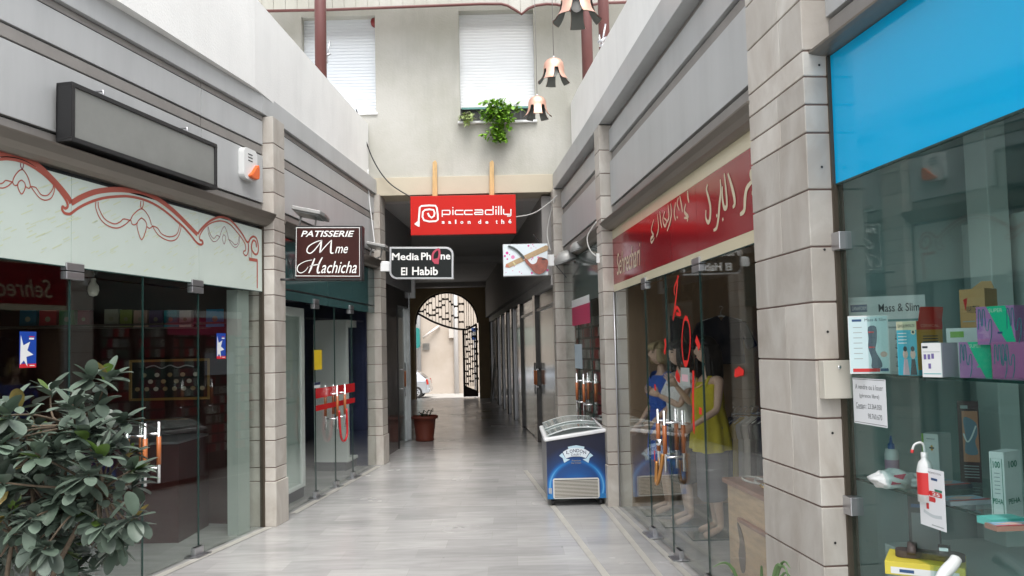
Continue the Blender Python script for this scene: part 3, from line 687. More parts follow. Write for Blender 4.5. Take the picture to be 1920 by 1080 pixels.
# ------------------------------------------------------------------ parapets, wall over the passage
def parapet(pts, z0, z1, th, label, side):
    m = MB(); P = [V((x, y, 0)) for x, y in pts]; q = []
    for i, p in enumerate(P):
        t = (P[min(i + 1, len(P) - 1)] - P[max(0, i - 1)]).normalized(); q.append(p + V((t.y, -t.x, 0)) * th * side)
    ring = lambda i: [P[i] + V((0, 0, z0)), P[i] + V((0, 0, z1)), q[i] + V((0, 0, z1)), q[i] + V((0, 0, z0))]
    R = [ring(i) for i in range(len(P))]
    for a, b in zip(R, R[1:]):
        m.add(a + b, [(0, 1, 5, 4), (1, 2, 6, 5), (2, 3, 7, 6), (3, 0, 4, 7)], PLASTER)
    m.add(R[0], [(0, 1, 2, 3)], PLASTER); m.add(R[-1], [(0, 1, 2, 3)], PLASTER)
    return m.thing('parapet_wall', label, 'parapet wall')
parapet([(-3.75, 2.2), (-2.75, 5.6), (-2.40, 7.5), (-2.16, 11.2), (-2.10, 11.86)], 4.19, 5.08, .25, 'smooth white parapet above the grey cladding of the left shops', -1)
parapet([(1.98, 1.4), (1.34, 7.9), (1.0, 11.2), (.95, 11.86)], 4.22, 5.32, .25, 'smooth white parapet above the grey cladding of the right shops', 1)

endb = thing('end_building', 'stained white building wall over the passage with two shuttered windows', 'building', (-.6, 12.1, 3.98))
m = MB(); zt = 8.6
wx = [(-3.1, -1.985, 5.26, 6.76), (-.715, .42, 5.08, 6.80)]
zb = 4.26
for x0, x1, z0, z1 in ((-9, -3.1, zb, zt), (-1.985, -.715, zb, zt), (.42, 9, zb, zt), (-3.1, -1.985, zb, 5.26), (-3.1, -1.985, 6.76, zt), (-.715, .42, zb, 5.08), (-.715, .42, 6.80, zt)):
    m.wbox(x0, x1, 11.9, 12.4, z0, z1, WALLP)
m.build('wall', endb)
m = MB(); m.wbox(-2.05, .70, 11.86, 12.35, 3.985, 4.255, M('cream_beam', (.50, .45, .35), .8, var=.05, vs=2, bump=.1)); m.wbox(-2.05, .70, 12.0, 12.4, 4.255, 4.262, WALLP); m.build('beam', endb, bevel=.006)
SH = M('white_shutter', (.84, .86, .88), .5, var=.02)
w = MB(); z = 5.33; 
while z < 6.78:
    w.poly(fr3((.425, 12.03, 0), (0, -1, 0), (0, 0, 1)), [(0, z), (.006, z + .004), (.007, z + .032), (.002, z + .047), (0, z + .047)], 0, 1.145, SH); z += .047
w.wbox(-.70, .405, 12.02, 12.035, 5.315, 5.345, M('teal_slat', (.12, .28, .26), .5))
sh1 = w.build('window', endb)
s = MB(); s.wbox(-.71, .415, 12.10, 12.14, 5.08, 5.36, M('window_dark_pane', (.06, .06, .055), .3, 0, .3))
for x in (-.7, -.42, -.12, .2, .40): s.wbox(x - .012, x + .012, 12.06, 12.10, 5.08, 5.34, M('dark_metal_bar', (.06, .06, .06), .5))
s.build('pane', sh1)
s = MB(); s.wbox(-.75, .44, 11.84, 12.1, 5.05, 5.083, WHITE); s.build('sill', sh1, bevel=.004)
w = MB(); w.wbox(-3.12, -1.97, 12.06, 12.10, 5.25, 6.78, M('blue_white_shutter', (.80, .84, .88), .5))
for k in range(30): w.wbox(-3.1, -1.985, 12.05, 12.06, 5.27 + k * .05, 5.312 + k * .05, M('blue_white_shutter', (.80, .84, .88), .5))
sh2 = w.build('window', endb)
s = MB(); s.wbox(-3.14, -1.96, 11.87, 12.1, 5.225, 5.262, WHITE); s.build('sill', sh2, bevel=.004)
m = MB(); p = D(705, 43, 12.04); m.lathe(p, [(0, .08), (.04, .075), (.075, .045), (.08, .0), (0, 0)], M('alarm_red', (.25, .03, .03), .5), 20, fr3(p, (1, 0, 0), (0, 0, 1)))
m.thing('alarm_bell', 'round red alarm bell beside the left upper window', 'alarm bell')

# scalloped board fringe hanging from the roof, brown columns
BROWN = M('brown_steel_paint', (.13, .045, .04), .35, var=.08)
Y0 = 11.35
edge_px = [(470, 22), (620, 19), (800, 12), (900, 8), (940, 8), (952, 11), (964, 18), (978, 27), (990, 17), (1004, 11), (1025, 8), (1045, 9), (1060, 13), (1075, 24), (1085, 32), (1100, 12), (1130, 6), (1230, 4)]
low = [(p.x, p.z) for p in (D(x, y, Y0) for x, y in edge_px)]
FV = Fr((0, Y0), (1, Y0))
fr_ = thing('roof_fringe', 'white boarded roof fringe with scalloped brown edge along the top', 'roof fringe', (-.5, Y0, low[8][1]))
b_ = MB(); xs = [low[0][0] + k * .17 for k in range(40)]
def lowz(x):
    for (x0, z0), (x1, z1) in zip(low, low[1:]):
        if x0 <= x <= x1: return z0 + (z1 - z0) * (x - x0) / (x1 - x0)
    return low[-1][1]
for a, c in zip(xs, xs[1:]):
    if c > low[-1][0]: break
    q = [a + .004] + [x for x, z in low if a + .01 < x < c - .01] + [c - .004]
    b_.poly(FV, [(x, lowz(x)) for x in q] + [(c - .004, 7.6), (a + .004, 7.6)], 0, .02, WALLP)
b_.box(FV, low[0][0], low[-1][0], 7.0, 7.6, -.03, -.002, M('fringe_groove', (.08, .05, .045), .8))
b_.build('boards', fr_)
t = MB(); t.tube([FV.P(x, z, .012) for x, z in low], .022, BROWN, 8); t.build('edge_trim', fr_)
def column(x, y, ypx, r, label):
    p = D(x, ypx, y); m = MB(); m.tube([(p.x, p.y, 4.3), (p.x, p.y, 8.2)], r, BROWN, 20); c = MB()
    c.lathe((p.x, p.y, 4.25), [(0, 0), (r * 2, 0), (r * 2, .04), (r * 1.2, .06), (0, .06)], BROWN, 20); 
    o = m.thing('roof_column', label, 'column', 'brown steel roof columns'); c.build('base_plate', o)
    return o
column(601, 10.6, 60, .078, 'brown round roof column rising behind the left parapet')
column(1100, 11.2, 60, .08, 'brown round roof column against the wall beside the copper lamps')
column(1132, 10.2, 40, .072, 'brown round roof column nearest the right parapet')
def bracket(x, y, Y, label):
    p = D(x, y, Y); m = MB(); m.tube([p, p + V((.02, 0, .12)), p + V((.05, 0, .26))], .012, STEEL); m.tube([p + V((-.05, 0, .03)), p + V((.06, 0, .09))], .018, STEEL); m.tube([p + V((-.03, 0, -.02)), p + V((-.03, 0, .13))], .01, CHROME); m.tube([p + V((0, 0, -.05)), p], .02, STEEL)
    m.thing('cable_clamp', label, 'clamp', 'cable clamps on the parapets')
bracket(612, 112, 10.9, 'metal cable clamp on the left parapet beside the brown column')
bracket(1129, 84, 9.7, 'metal cable clamp on the right parapet')
def wire(name_label, pts, r, mat):
    m = MB(); m.tube(smo(pts, 8), r, mat, 6); return m.thing('cable', name_label, 'cable')
wire('black cable drooping from the left parapet to the red sign', [D(668, 205, 11.7), D(680, 245, 11.75), D(700, 300, 11.8), D(730, 343, 11.8), D(775, 372, 11.78)], .009, BLACK)
wire('white cable hanging down the grey cladding beside the phone shop', [D(690, 318, 11.55), D(692, 370, 11.55), D(698, 420, 11.55), D(704, 470, 11.55)], .009, WHITE)
wire('pale cable sagging from the red sign to the right pillar', [D(966, 407, 11.7), D(1000, 400, 11.65), D(1030, 380, 11.6), D(1045, 366, 11.55)], .008, M('pale_cable', (.5, .5, .48), .5))
wire('thin black cable slanting past the pipe sign', [D(1000, 440, 11.35), D(1020, 468, 11.35), D(1045, 500, 11.3), D(1062, 520, 11.2)], .007, BLACK)
wire('grey cable looping down the right corner of the passage', [D(1040, 372, 11.7), D(1030, 410, 11.8), D(1026, 440, 11.8), D(1032, 470, 11.7)], .008, M('pale_cable', (.5, .5, .48), .5))

# ------------------------------------------------------------------ passage
PGREY = M('passage_grey', (.48, .47, .46), .8, var=.08, vs=1)
m = MB(); m.wbox(-8, 6, 12.35, 28, 3.95, 4.2, PGREY); m.wbox(-4, 3, 19.6, 19.9, 3.80, 3.95, PGREY); m.wbox(-4.2, 1, 26.9, 27.5, 3.80, 3.95, PGREY); m.wbox(-8, 8, 12.4, 27.5, 4.6, 4.8, PGREY)
m.thing('passage_ceiling', None, None, kind='structure')
MARB = M('black_marble', (.035, .033, .032), .12, var=.5, vs=2.5, col2=(.10, .09, .085))
FL = Fr((-2.04, 12.35), (-1.905, 15.05))
lf = thing('marble_shop', 'dark marble shop front on the left inside the passage', 'shop', FL.P(1.3, 0, 0))
m = MB(); m.box(FL, -.3, 1.35, 0, 2.75, -.25, 0, MARB); m.box(FL, 1.35, 2.55, 2.45, 2.75, -.25, 0, MARB); m.build('wall', lf, bevel=.004)
m = MB(); m.box(FL, -.35, 2.7, 2.75, 3.95, -.3, .03, M('grey_bulkhead', (.22, .22, .22), .7, var=.06)); m.box(FL, -.2, 2.5, 3.02, 3.05, .03, .12, STEEL); m.build('bulkhead', lf)
m = MB(); m.box(FL, 1.37, 2.5, .02, 2.43, -.06, -.05, GL); d_ = m.build('glass_door', lf)
m = MB(); m.box(FL, 1.35, 1.38, 0, 2.45, -.09, .01, BLACK); m.box(FL, 2.5, 2.56, 0, 3.0, -.09, .01, M('silver_frame', (.5, .52, .53), .25, .8)); m.box(FL, 1.3, 2.6, 0, 2.5, -3.2, -3.1, DARK); m.build('door_frame', lf)
handle(lf, FL.at(0, 0, -.05), 1.9, .85, 1.45)
m = MB(); m.box(FL, 2.62, 2.72, 2.65, 3.0, -.02, .09, WHITE); m.build('bulkhead_box', lf)
# recessed left wall further in
m = MB(); A, B = V((-2.6, 15.05, 0)), V((-3.75, 27.6, 0)); f2 = Fr((A.x, A.y), (B.x, B.y)); m.box(f2, 0, 12.7, 0, 3.95, -.3, 0, M('passage_wall_paint', (.40, .36, .30), .8, var=.1)); m.wbox(-6, -1.95, 15.06, 15.2, 0, 3.95, PGREY)
m.thing('passage_side_wall', 'plain painted wall set back on the left of the passage', 'wall')
# right side: metal shop fronts under a sloping grey bulkhead
FRt = Fr((-.80, 27.5), (.60, 12.0))
Lr = 15.56
rf = thing('shuttered_shops', 'dark row of closed shop doors along the right side of the passage', 'shop', FRt.P(7, 0, 0))
m = MB(); m.box(FRt, 0, Lr, 2.75, 3.95, -.3, .12, M('grey_bulkhead_right', (.27, .26, .25), .7, var=.06)); m.box(FRt, 0, Lr, 2.60, 2.75, -.3, .0, PGREY); m.build('bulkhead', rf)
m = MB(); m.box(FRt, -.1, Lr, 0, 2.75, -.5, -.45, DARK)
for u in (0.0, 3.2, 5.0, 6.7, 8.3, 10.3, 13.0): m.box(FRt, u, u + .35, 0, 2.6, -.45, .0, MARB)
m.build('wall', rf)
for u0_, u1_, mt in ((.35, 3.2, M('grey_metal_door', (.16, .17, .18), .25, .5)), (3.55, 5.0, MARB), (5.35, 6.7, M('dark_metal_door', (.05, .05, .055), .25, .3)), (7.05, 8.3, M('dark_metal_door', (.05, .05, .055), .25, .3)), (8.65, 10.3, MARB)):
    m = MB(); m.box(FRt, u0_, u1_, .02, 2.58, -.12, -.07, mt); m.box(FRt, u0_, u0_ + .05, .0, 2.6, -.07, -.03, STEEL); dd = m.build('door', rf, bevel=.004)
    h = MB(); h.tube([FRt.P(u1_ - .15, .9, -.04), FRt.P(u1_ - .15, 1.3, -.04)], .015, CHROME); h.build('handle', dd)
for u0_, u1_ in ((10.65, 13.0), (13.35, Lr)):
    m = MB(); m.box(FRt, u0_, u1_, .02, 2.58, -.06, -.05, GLF); m.build('glass_pane', rf)
    m = MB(); m.box(FRt, u0_, u1_, 2.3, 2.34, -.05, -.02, STEEL); m.build('door_rail', rf)
um = FRt.hit(1012, 725, -.05)[0]
for du in (-.12, .12): handle(rf, FRt.at(0, 0, -.05), um + du, .85, 1.4, False)
m = MB(); a = D(921, 748, 25.5); a.z = .01; b = D(936, 590, 26.3); m.tube([a, b], .035, M('pale_pole', (.5, .5, .47), .5), 10); m.thing('leaning_pole', 'pale pole leaning in the far right corner of the passage', 'pole')

# end wall with arch
SAND = M('sand_paint', (.40, .31, .19), .85, var=.08, vs=2)
YB, CX, RA, ZS = 27.5, -2.27, 1.10, 2.58
m = MB()
m.wbox(-9, CX - RA, YB, YB + .45, 0, 5, SAND); m.wbox(CX + RA, 9, YB, YB + .45, 0, 5, SAND)
arc = [(CX + RA * cos(pi * k / 24), ZS + RA * sin(pi * k / 24)) for k in range(25)]
f = Fr((0, YB), (1, YB))
for (x1, z1), (x0, z0) in zip(arc, arc[1:]): m.poly(f, [(x0, z0), (x1, z1), (x1, 5), (x0, 5)], -.45, 0, SAND)
m.thing('arch_wall', 'sand coloured end wall of the passage with a round arched opening', 'wall')
IRON = M('brown_wrought_iron', (.035, .018, .013), .5)
gt = thing('arch_grille', 'wrought iron grille filling the arch above the gate with bow shaped blocks', 'grille', (CX, YB + .2, ZS))
g4 = lambda x, y: (lambda p: (p.x, p.z))(D(760 + x / 4.5, 530 + y / 4.5, YB + .15))
fg = Fr((0, YB + .15), (1, YB + .15))
lowc = smo([g4(*q) for q in ((75, 245), (150, 285), (225, 325), (300, 355), (380, 380), (450, 392), (500, 395), (520, 394), (560, 375), (602, 348))], 4)
m = MB(); m.tube([fg.P(x, z) for x, z in lowc], .035, IRON, 8); m.build('lower_rail', gt)
m = MB(); m.tube([fg.P(CX + (RA - .03) * cos(pi * k / 24), ZS + (RA - .03) * sin(pi * k / 24)) for k in range(25)], .03, IRON, 6); m.build('arch_rail', gt)
def lowz2(x):
    for (x0, z0), (x1, z1) in zip(lowc, lowc[1:]):
        if x0 <= x <= x1: return z0 + (z1 - z0) * (x - x0) / (x1 - x0 + 1e-9)
    return lowc[-1][1]
m = MB()
for x in (115, 155, 175, 197, 225, 255, 281, 307, 337, 366, 386, 410, 448, 495, 516, 532, 552, 572):
    X = g4(x, 200)[0]
    if abs(X - CX) < RA - .05: m.tube([fg.P(X, lowz2(X)), fg.P(X, ZS + sqrt((RA - .04) ** 2 - (X - CX) ** 2))], .009, IRON, 5)
m.build('bars', gt)
m = MB()
for x, y, w_ in ((225, 118, 55), (135, 155, 40), (165, 137, 20), (265, 97, 22), (338, 140, 55), (293, 157, 25), (210, 172, 28), (187, 185, 18), (100, 197, 25), (322, 190, 28), (375, 160, 18), (397, 185, 18), (430, 200, 38), (470, 180, 45), (283, 210, 48), (240, 232, 28), (135, 243, 40), (165, 228, 20), (187, 260, 18), (228, 275, 55), (268, 258, 28), (293, 290, 25), (350, 258, 28), (338, 308, 58), (375, 328, 18), (397, 280, 20), (430, 295, 38), (470, 247, 45), (470, 332, 45)):
    (X0, Z0), (X1, _) = g4(x - w_ / 2, y), g4(x + w_ / 2, y); xm = (X0 + X1) / 2
    m.poly(fg, [(X0, Z0 - .045), (xm, Z0 - .022), (X1, Z0 - .045), (X1, Z0 + .045), (xm, Z0 + .022), (X0, Z0 + .045)], -.02, .02, IRON)
m.build('blocks', gt)
m = MB(); X = g4(77, 400)[0]; m.wbox(X - .05, X + .05, YB + .1, YB + .2, 0, 2.75, IRON); m.build('post', gt)
gl_ = thing('gate_leaf', 'narrow wrought iron gate leaf standing closed at the right of the arch', 'gate', D(900, 745, YB + .15))
x0, x1 = g4(492, 500)[0], g4(600, 500)[0]
m = MB(); zt0, zt1 = g4(492, 395)[1], g4(600, 350)[1]
m.tube([fg.P(x0, .05), fg.P(x0, zt0)], .04, IRON, 6); m.tube([fg.P(x1, .05), fg.P(x1, zt1)], .035, IRON, 6); m.poly(fg, [(x0, .05), (x1, .05), (x1, .25), (x1 - .35, .40), (x0, .48)], -.01, .01, IRON); m.build('frame', gl_)
m = MB()
for k in range(1, 6):
    x = x0 + (x1 - x0) * k / 6; m.tube([fg.P(x, .4), fg.P(x, 2.35)], .014, IRON, 5)
m.build('bars', gl_)
m = MB()
for k in range(24):
    x = x0 + (x1 - x0) * ((k * 2) % 5) / 5; z = .5 + k * .085
    m.poly(fg, [(x, z - .05), (x + .07, z - .02), (x + .15, z - .05), (x + .15, z + .04), (x + .07, z + .018), (x, z + .04)], -.02, .02, IRON)
m.build('blocks', gl_)

# ------------------------------------------------------------------ street beyond the gate
fc = thing('street_building', 'sunlit cream rendered building across the street beyond the gate', 'building', (-2.5, 44.3, -.7))
m = MB(); m.wbox(-24, 16, 44.0, 44.6, -.7, 9, M('street_render', (.40, .335, .27), .9, var=.12, vs=.45, col2=(.52, .46, .40), bump=.3, bs=12)); m.build('wall', fc)
m = MB(); p0, p1 = D(793, 656, 43.9), D(805, 643, 43.9)
for k in range(6): m.wbox(p0.x, p1.x, 43.9, 43.98, p0.z + (p1.z - p0.z) * k / 6, p0.z + (p1.z - p0.z) * (k + .7) / 6, M('vent_grey', (.25, .24, .22), .6))
m.build('vent', fc)
m = MB(); p = D(856, 700, 43.85); m.tube([(p.x, p.y, -.7), (p.x, p.y, 8)], .13, M('pale_pipe', (.60, .58, .56), .6), 12); m.build('drain_pipe', fc); m = MB(); p = D(786, 700, 43.85); m.tube([(p.x, p.y, -.7), (p.x, p.y, 8)], .12, M('grey_pipe', (.38, .38, .38), .6), 12); m.build('drain_pipe', fc)
m = MB(); p = D(847, 625, 43.85); m.wbox(p.x - .16, p.x + .16, 43.8, 44.0, p.z - .25, p.z + .25, M('meter_box', (.55, .5, .45), .7)); m.build('meter_box', fc, bevel=.01)
m = MB(); a, b = D(793, 633, 43.5), D(824, 611, 43.9); m.tube([a, b], .07, M('pale_awning', (.62, .55, .5), .7), 8); m.build('awning_arm', fc)
m = MB(); p = D(781, 634, 43.2); m.poly(fr3((p.x, p.y, p.z), (1, 0, 0), (0, 0, 1)), rrect(-.35, .19, -.54, .56, .16), -.12, .12, M('teal_hood', (.02, .20, .18), .35)); m.tube([(p.x, p.y + .2, p.z), (p.x, 44.0, p.z)], .04, STEEL); m.thing('telephone_hood', 'teal rounded hood on the wall across the street', 'phone booth')
m = MB(); p = D(889, 626, 29.5); m.wbox(p.x - .10, p.x + .10, 29.48, 29.52, p.z - .22, p.z + .22, M('blue_plate', (.04, .12, .45), .4)); m.wbox(p.x - .06, p.x + .06, 29.47, 29.48, p.z - .05, p.z + .08, WHITE); m.tube([(p.x, 29.55, 0), (p.x, 29.55, p.z + .25)], .03, STEEL); m.thing('street_plate', 'small blue plate on a post seen behind the gate leaf', 'sign')

# parked hatchback, rear end showing in the arch
def car():
    yc = 40.6; xr = D(808, 720, yc).x
    o = thing('parked_car', 'silver hatchback parked across the street beyond the arch', 'car', (xr - 2.0, yc, -.70))
    SIL = M('silver_paint', (.50, .53, .57), .22, .6, .5, coat=.6)
    f = fr3((xr, yc, -.70), (-1, 0, 0), (0, 0, 1))   # u runs from rear bumper to the nose
    prof = [(0.02, .32), (0, .50), (.03, .78), (.10, .95), (.22, 1.02), (.62, 1.36), (1.0, 1.44), (1.7, 1.45), (2.2, 1.36), (2.85, .98), (3.6, .86), (3.95, .72), (4.0, .45), (3.95, .28), (3.45, .24), (.45, .24)]
    prof = smo(prof, 3, True)
    rings = []
    for n, k in ((-.83, .93), (-.78, .98), (-.6, 1), (.6, 1), (.78, .98), (.83, .93)):
        r = []
        for u, v in prof:
            tum = 1 - max(0, v - .9) * .32
            r.append(f.P(2 + (u - 2) * k, .75 + (v - .75) * k, n * tum))
        rings.append(r)
    m = MB(); m.loft(rings, SIL); m.build('body', o)
    DG = M('car_glass', (.03, .04, .05), .05)
    for sgn in (1, -1):
        m = MB(); fw = fr3(f.P(0, 0, .70 * sgn), f.u, f.v); m.poly(fw, smo([(.75, 1.02), (.95, 1.34), (1.5, 1.38), (2.1, 1.31), (2.55, 1.02)], 3), -.03 + .03 * sgn, .03 + .03 * sgn, DG); m.build('side_window', o)
        m = MB(); fl = fr3(f.P(0, 0, .70 * sgn), f.u, f.v); m.poly(fl, [(.02, .70), (.12, .70), (.16, .95), (.08, .96)], -.06 + .08 * sgn, .05 + .08 * sgn, M('tail_light', (.45, .03, .02), .2)); m.build('tail_light', o)
    m = MB(); m.add([f.P(.20, 1.03, -.6), f.P(.20, 1.03, .6), f.P(.60, 1.35, .5), f.P(.60, 1.35, -.5)], [(0, 1, 2, 3)], DG); m.build('rear_window', o)
    TY = M('tyre_rubber', (.02, .02, .02), .8); RIM = M('alloy_rim', (.5, .51, .52), .3, .8)
    for u in (.64, 3.15):
        for sgn in (1, -1):
            c = f.P(u, .31, .74 * sgn); ax = fr3(c, f.u, f.v)
            m = MB(); m.lathe(c, [(.19, -.09), (.29, -.1), (.31, -.07), (.31, .07), (.29, .1), (.19, .09)], TY, 24, ax); w_ = m.build('wheel', o)
            m = MB(); m.lathe(c, [(0, .05 * sgn), (.05, .08 * sgn), (.17, .085 * sgn), (.195, .09 * sgn), (.195, 0), (0, 0)], RIM, 24, ax)
            for k in range(6): m.disc(fr3(c, f.u, f.v), .12 * cos(k * pi / 3), .12 * sin(k * pi / 3), .032, .09 * sgn, BLACK, 8)
            m.build('rim', w_)
    m = MB(); m.box(f, -.03, .05, .36, .52, -.78, .78, SIL); m.build('bumper', o, bevel=.03)
car()

# ------------------------------------------------------------------ hanging signs
def pxframe(corners, Y):
    """frame in the plane Y = const whose u follows the photographed lower edge"""
    a, b = D(*corners[0], Y), D(*corners[1], Y); f = fr3(a, (b - a), (0, 0, 1)); f.v = V((0, 0, 1)); f.n = f.u.cross(f.v).normalized(); f.v = f.n.cross(f.u)
    return f, (b - a).length
def pts_on(f, pts, Y):
    out = []
    for x, y in pts:
        d = D(x, y, Y) - f.o; out.append((d.dot(f.u), d.dot(f.v)))
    return out
# Patisserie sign
Yp = 7.93; f, w = pxframe(((553, 525), (678, 525)), Yp); h = pts_on(f, [(552, 423)], Yp)[0][1]
pt = thing('patisserie_sign', 'square dark brown sign reading Patisserie Mme Hachicha on an arm from the pillar', 'sign', f.P(w / 2, 0, 0))
CHOC = M('chocolate_sign', (.04, .010, .008), .5, 0, .2, var=.2, vs=3); LIT = M('white_lettering', (.80, .80, .78), .4)
m = MB(); m.box(f, 0, w, 0, h, -.14, -.004, BLACK); m.box(f, .015, w - .015, .02, h - .02, -.004, 0, CHOC); m.build('board', pt, bevel=.004)
m = MB(); Zs = lambda pts: pts_on(f, [(480 + x / 3.373, 300 + y / 3.373) for x, y in pts], Yp)
m.ribbon(f, Zs([(256, 428), (655, 428), (655, 735), (252, 733)]), .008, .002, LIT, True)
q = Zs([(284, 486), (622, 447)])
m.text(f, 'PATISSERIE', q[0][0], q[1][0], q[0][1], q[1][1], .002, LIT, shear=.28, bold=.018)
def scr(P, w_=.012):
    s_ = smo(Zs(P), 6); k = len(s_); m.ribbon(f, s_, [w_ * (.55 + .45 * sin(pi * (i + .5) / k)) for i in range(k)], .002, LIT)
scr([(418, 508), (380, 518), (335, 545), (322, 575), (338, 590), (362, 578), (398, 535), (416, 506)], .012)
scr([(416, 506), (410, 545), (404, 588)], .016); scr([(404, 588), (440, 545), (478, 506)], .010); scr([(478, 506), (474, 550), (474, 586), (490, 588)], .016)
q = Zs([(500, 590), (582, 548)]); m.text(f, 'me', q[0][0], q[1][0], q[0][1], q[1][1], .002, LIT, shear=.35, bold=.004)
scr([(356, 632), (310, 642), (268, 668), (262, 700), (284, 714), (312, 700), (330, 676)], .009); scr([(372, 622), (360, 652), (346, 690), (334, 716)], .017)
scr([(420, 616), (402, 650), (390, 690), (392, 714), (406, 708)], .017); scr([(340, 672), (372, 664), (404, 660)], .010)
q = Zs([(412, 716), (638, 640)])
m.text(f, 'achicha', q[0][0], q[1][0], q[0][1], q[1][1], .002, LIT, shear=.35, bold=.004)
m.build('lettering', pt)
m = MB(); a = D(521, 524, Yp); m.tube([a, f.P(0, .01, -.07)], .012, BLACK); m.tube([a + V((-.05, 0, 0)), a + V((.02, 0, 0))], .03, STEEL); m.build('arm', pt)
def tray_lamp(Yl, x, y, w_, d_, wallpt, label):
    """flat tray floodlight on two arms"""
    c = D(x, y, Yl); r = thing('sign_lamp', label, 'sign lamp', c, 'lamps lighting the hanging signs'); f_ = fr3(c, (1, 0, .02), (0, .35, 1))
    hh = fr3(c, (1, 0, -.22), (0, 1, -.1)); m = MB(); GP = M('lamp_grey', (.30, .30, .29), .4, .3)
    m.poly(hh, [(-w_ / 2, -d_ / 2), (w_ / 2 * .8, -d_ / 2), (w_ / 2, -d_ / 4), (w_ / 2, d_ / 2), (-w_ / 2, d_ / 2)], -.02, .02, GP); m.build('shade', r, bevel=.006)
    m = MB(); m.box(hh, -w_ / 2 + .03, w_ / 2 - .05, -d_ / 2 + .03, d_ / 2 - .03, -.03, -.021, M('lamp_lens', (.35, .36, .35), .1)); m.build('lens', r)
    for k in (-.15, .1):
        m = MB(); a = c + V((k * w_ * 2, -.02, -.02)); m.tube([a, a + V((-.03, .03, -.13)), V(wallpt) + V((0, k * .3, 0))], .012, GP, 8); m.build('arm', r)
tray_lamp(8.3, 583, 401, .33, .30, L2.P(.1, 2.98, 0), 'grey tray shaped lamp above the Patisserie sign')
tray_lamp(11.4, 709, 462, .30, .26, L2.P(3.2, 2.95, 0), 'grey tray shaped lamp beside the black Media Phone sign')

# Piccadilly sign
Yq = 11.68; f, w = pxframe(((770, 441), (968, 437.5)), Yq); h = pts_on(f, [(770, 368)], Yq)[0][1]
pc = thing('piccadilly_sign', 'bright red sign reading piccadilly salon de thé hung over the passage mouth', 'sign', f.P(w / 2, 0, 0))
m = MB(); SIGNR = M('signal_red', (.50, .014, .009), .4, 0, .2, var=.03); m.box(f, 0, w, 0, h, -.10, 0, SIGNR); m.build('board', pc, bevel=.004)
m = MB(); Zc = lambda pts: pts_on(f, [(680 + x / 4.8, 340 + y / 4.8) for x, y in pts], Yq)
def st_(P, wd=.022, cl=False, sm=0): m.ribbon(f, smo(Zc(P), sm, cl) if sm else Zc(P), wd, .003, LIT, cl)
st_([(500, 400), (506, 330), (514, 235), (530, 222), (600, 217), (655, 220), (668, 240), (676, 300), (677, 345), (660, 358), (600, 362), (552, 350), (538, 320), (542, 275), (560, 258), (600, 252), (638, 258), (648, 285), (642, 312), (620, 328), (598, 312), (586, 285)], .026)
m.poly(f, Zc([(464, 385), (492, 360), (513, 352), (512, 408), (500, 408)]), .0032, None, LIT)
W_ = .017
st_([(716, 320), (716, 262), (782, 262), (786, 268), (786, 292), (782, 298), (718, 298)], W_)
st_([(812, 255), (812, 304)], W_); st_([(812, 232), (812, 242)], W_)
for x in (834, 918): st_([(x + 72, 262), (x + 4, 262), (x, 268), (x, 292), (x + 4, 298), (x + 72, 298)], W_)
st_([(1008, 258), (1076, 258), (1081, 264), (1081, 298), (1012, 298), (1008, 292), (1008, 284), (1012, 279), (1081, 279)], W_)
st_([(1174, 222), (1174, 298), (1110, 298), (1105, 292), (1105, 264), (1110, 259), (1174, 259)], W_)
st_([(1200, 252), (1200, 302)], W_); st_([(1200, 226), (1200, 238)], W_); st_([(1224, 222), (1224, 302)], W_); st_([(1247, 222), (1247, 302)], W_)
st_([(1268, 250), (1268, 292), (1273, 297), (1334, 297)], W_); st_([(1334, 250), (1334, 306), (1328, 312), (1300, 312)], W_)
for ch, x in zip('salondeth', (712, 770, 832, 880, 945, 1040, 1105, 1198, 1248)):
    x1 = x + {'l': 11, 't': 16}.get(ch, 26); top = {'l': 345, 'd': 345, 'h': 342, 't': 346}.get(ch, 358)
    q = Zc([(x, 383), (x1, top)]); m.text(f, ch, q[0][0], q[1][0], q[0][1], q[1][1], .003, LIT, bold=.03)
q = Zc([(1312, 379), (1338, 342)]); m.text(f, 'é', q[0][0], q[1][0], q[0][1], q[1][1], .003, LIT, bold=.03)
m.build('lettering', pc)
for x, lb in ((815, 'left pale wooden batten holding up the red Piccadilly sign'), (922, 'right pale wooden batten holding up the red Piccadilly sign')):
    m = MB(); a, b = D(x - 4.5, 372, 11.8), D(x + 3.5, 300, 11.8)
    fb = Fr((0, 11.82), (1, 11.82)); m.poly(fb, [(a.x, a.z), (D(x + 5, 372, 11.8).x, a.z), (D(x + 4, 304, 11.8).x, D(x, 304, 11.8).z), (b.x - .02, b.z), (D(x - 4, 304, 11.8).x, D(x, 304, 11.8).z)], -.03, .015, WOOD)
    m.thing('wooden_batten', lb, 'batten', 'battens holding the red sign', bevel=.003)

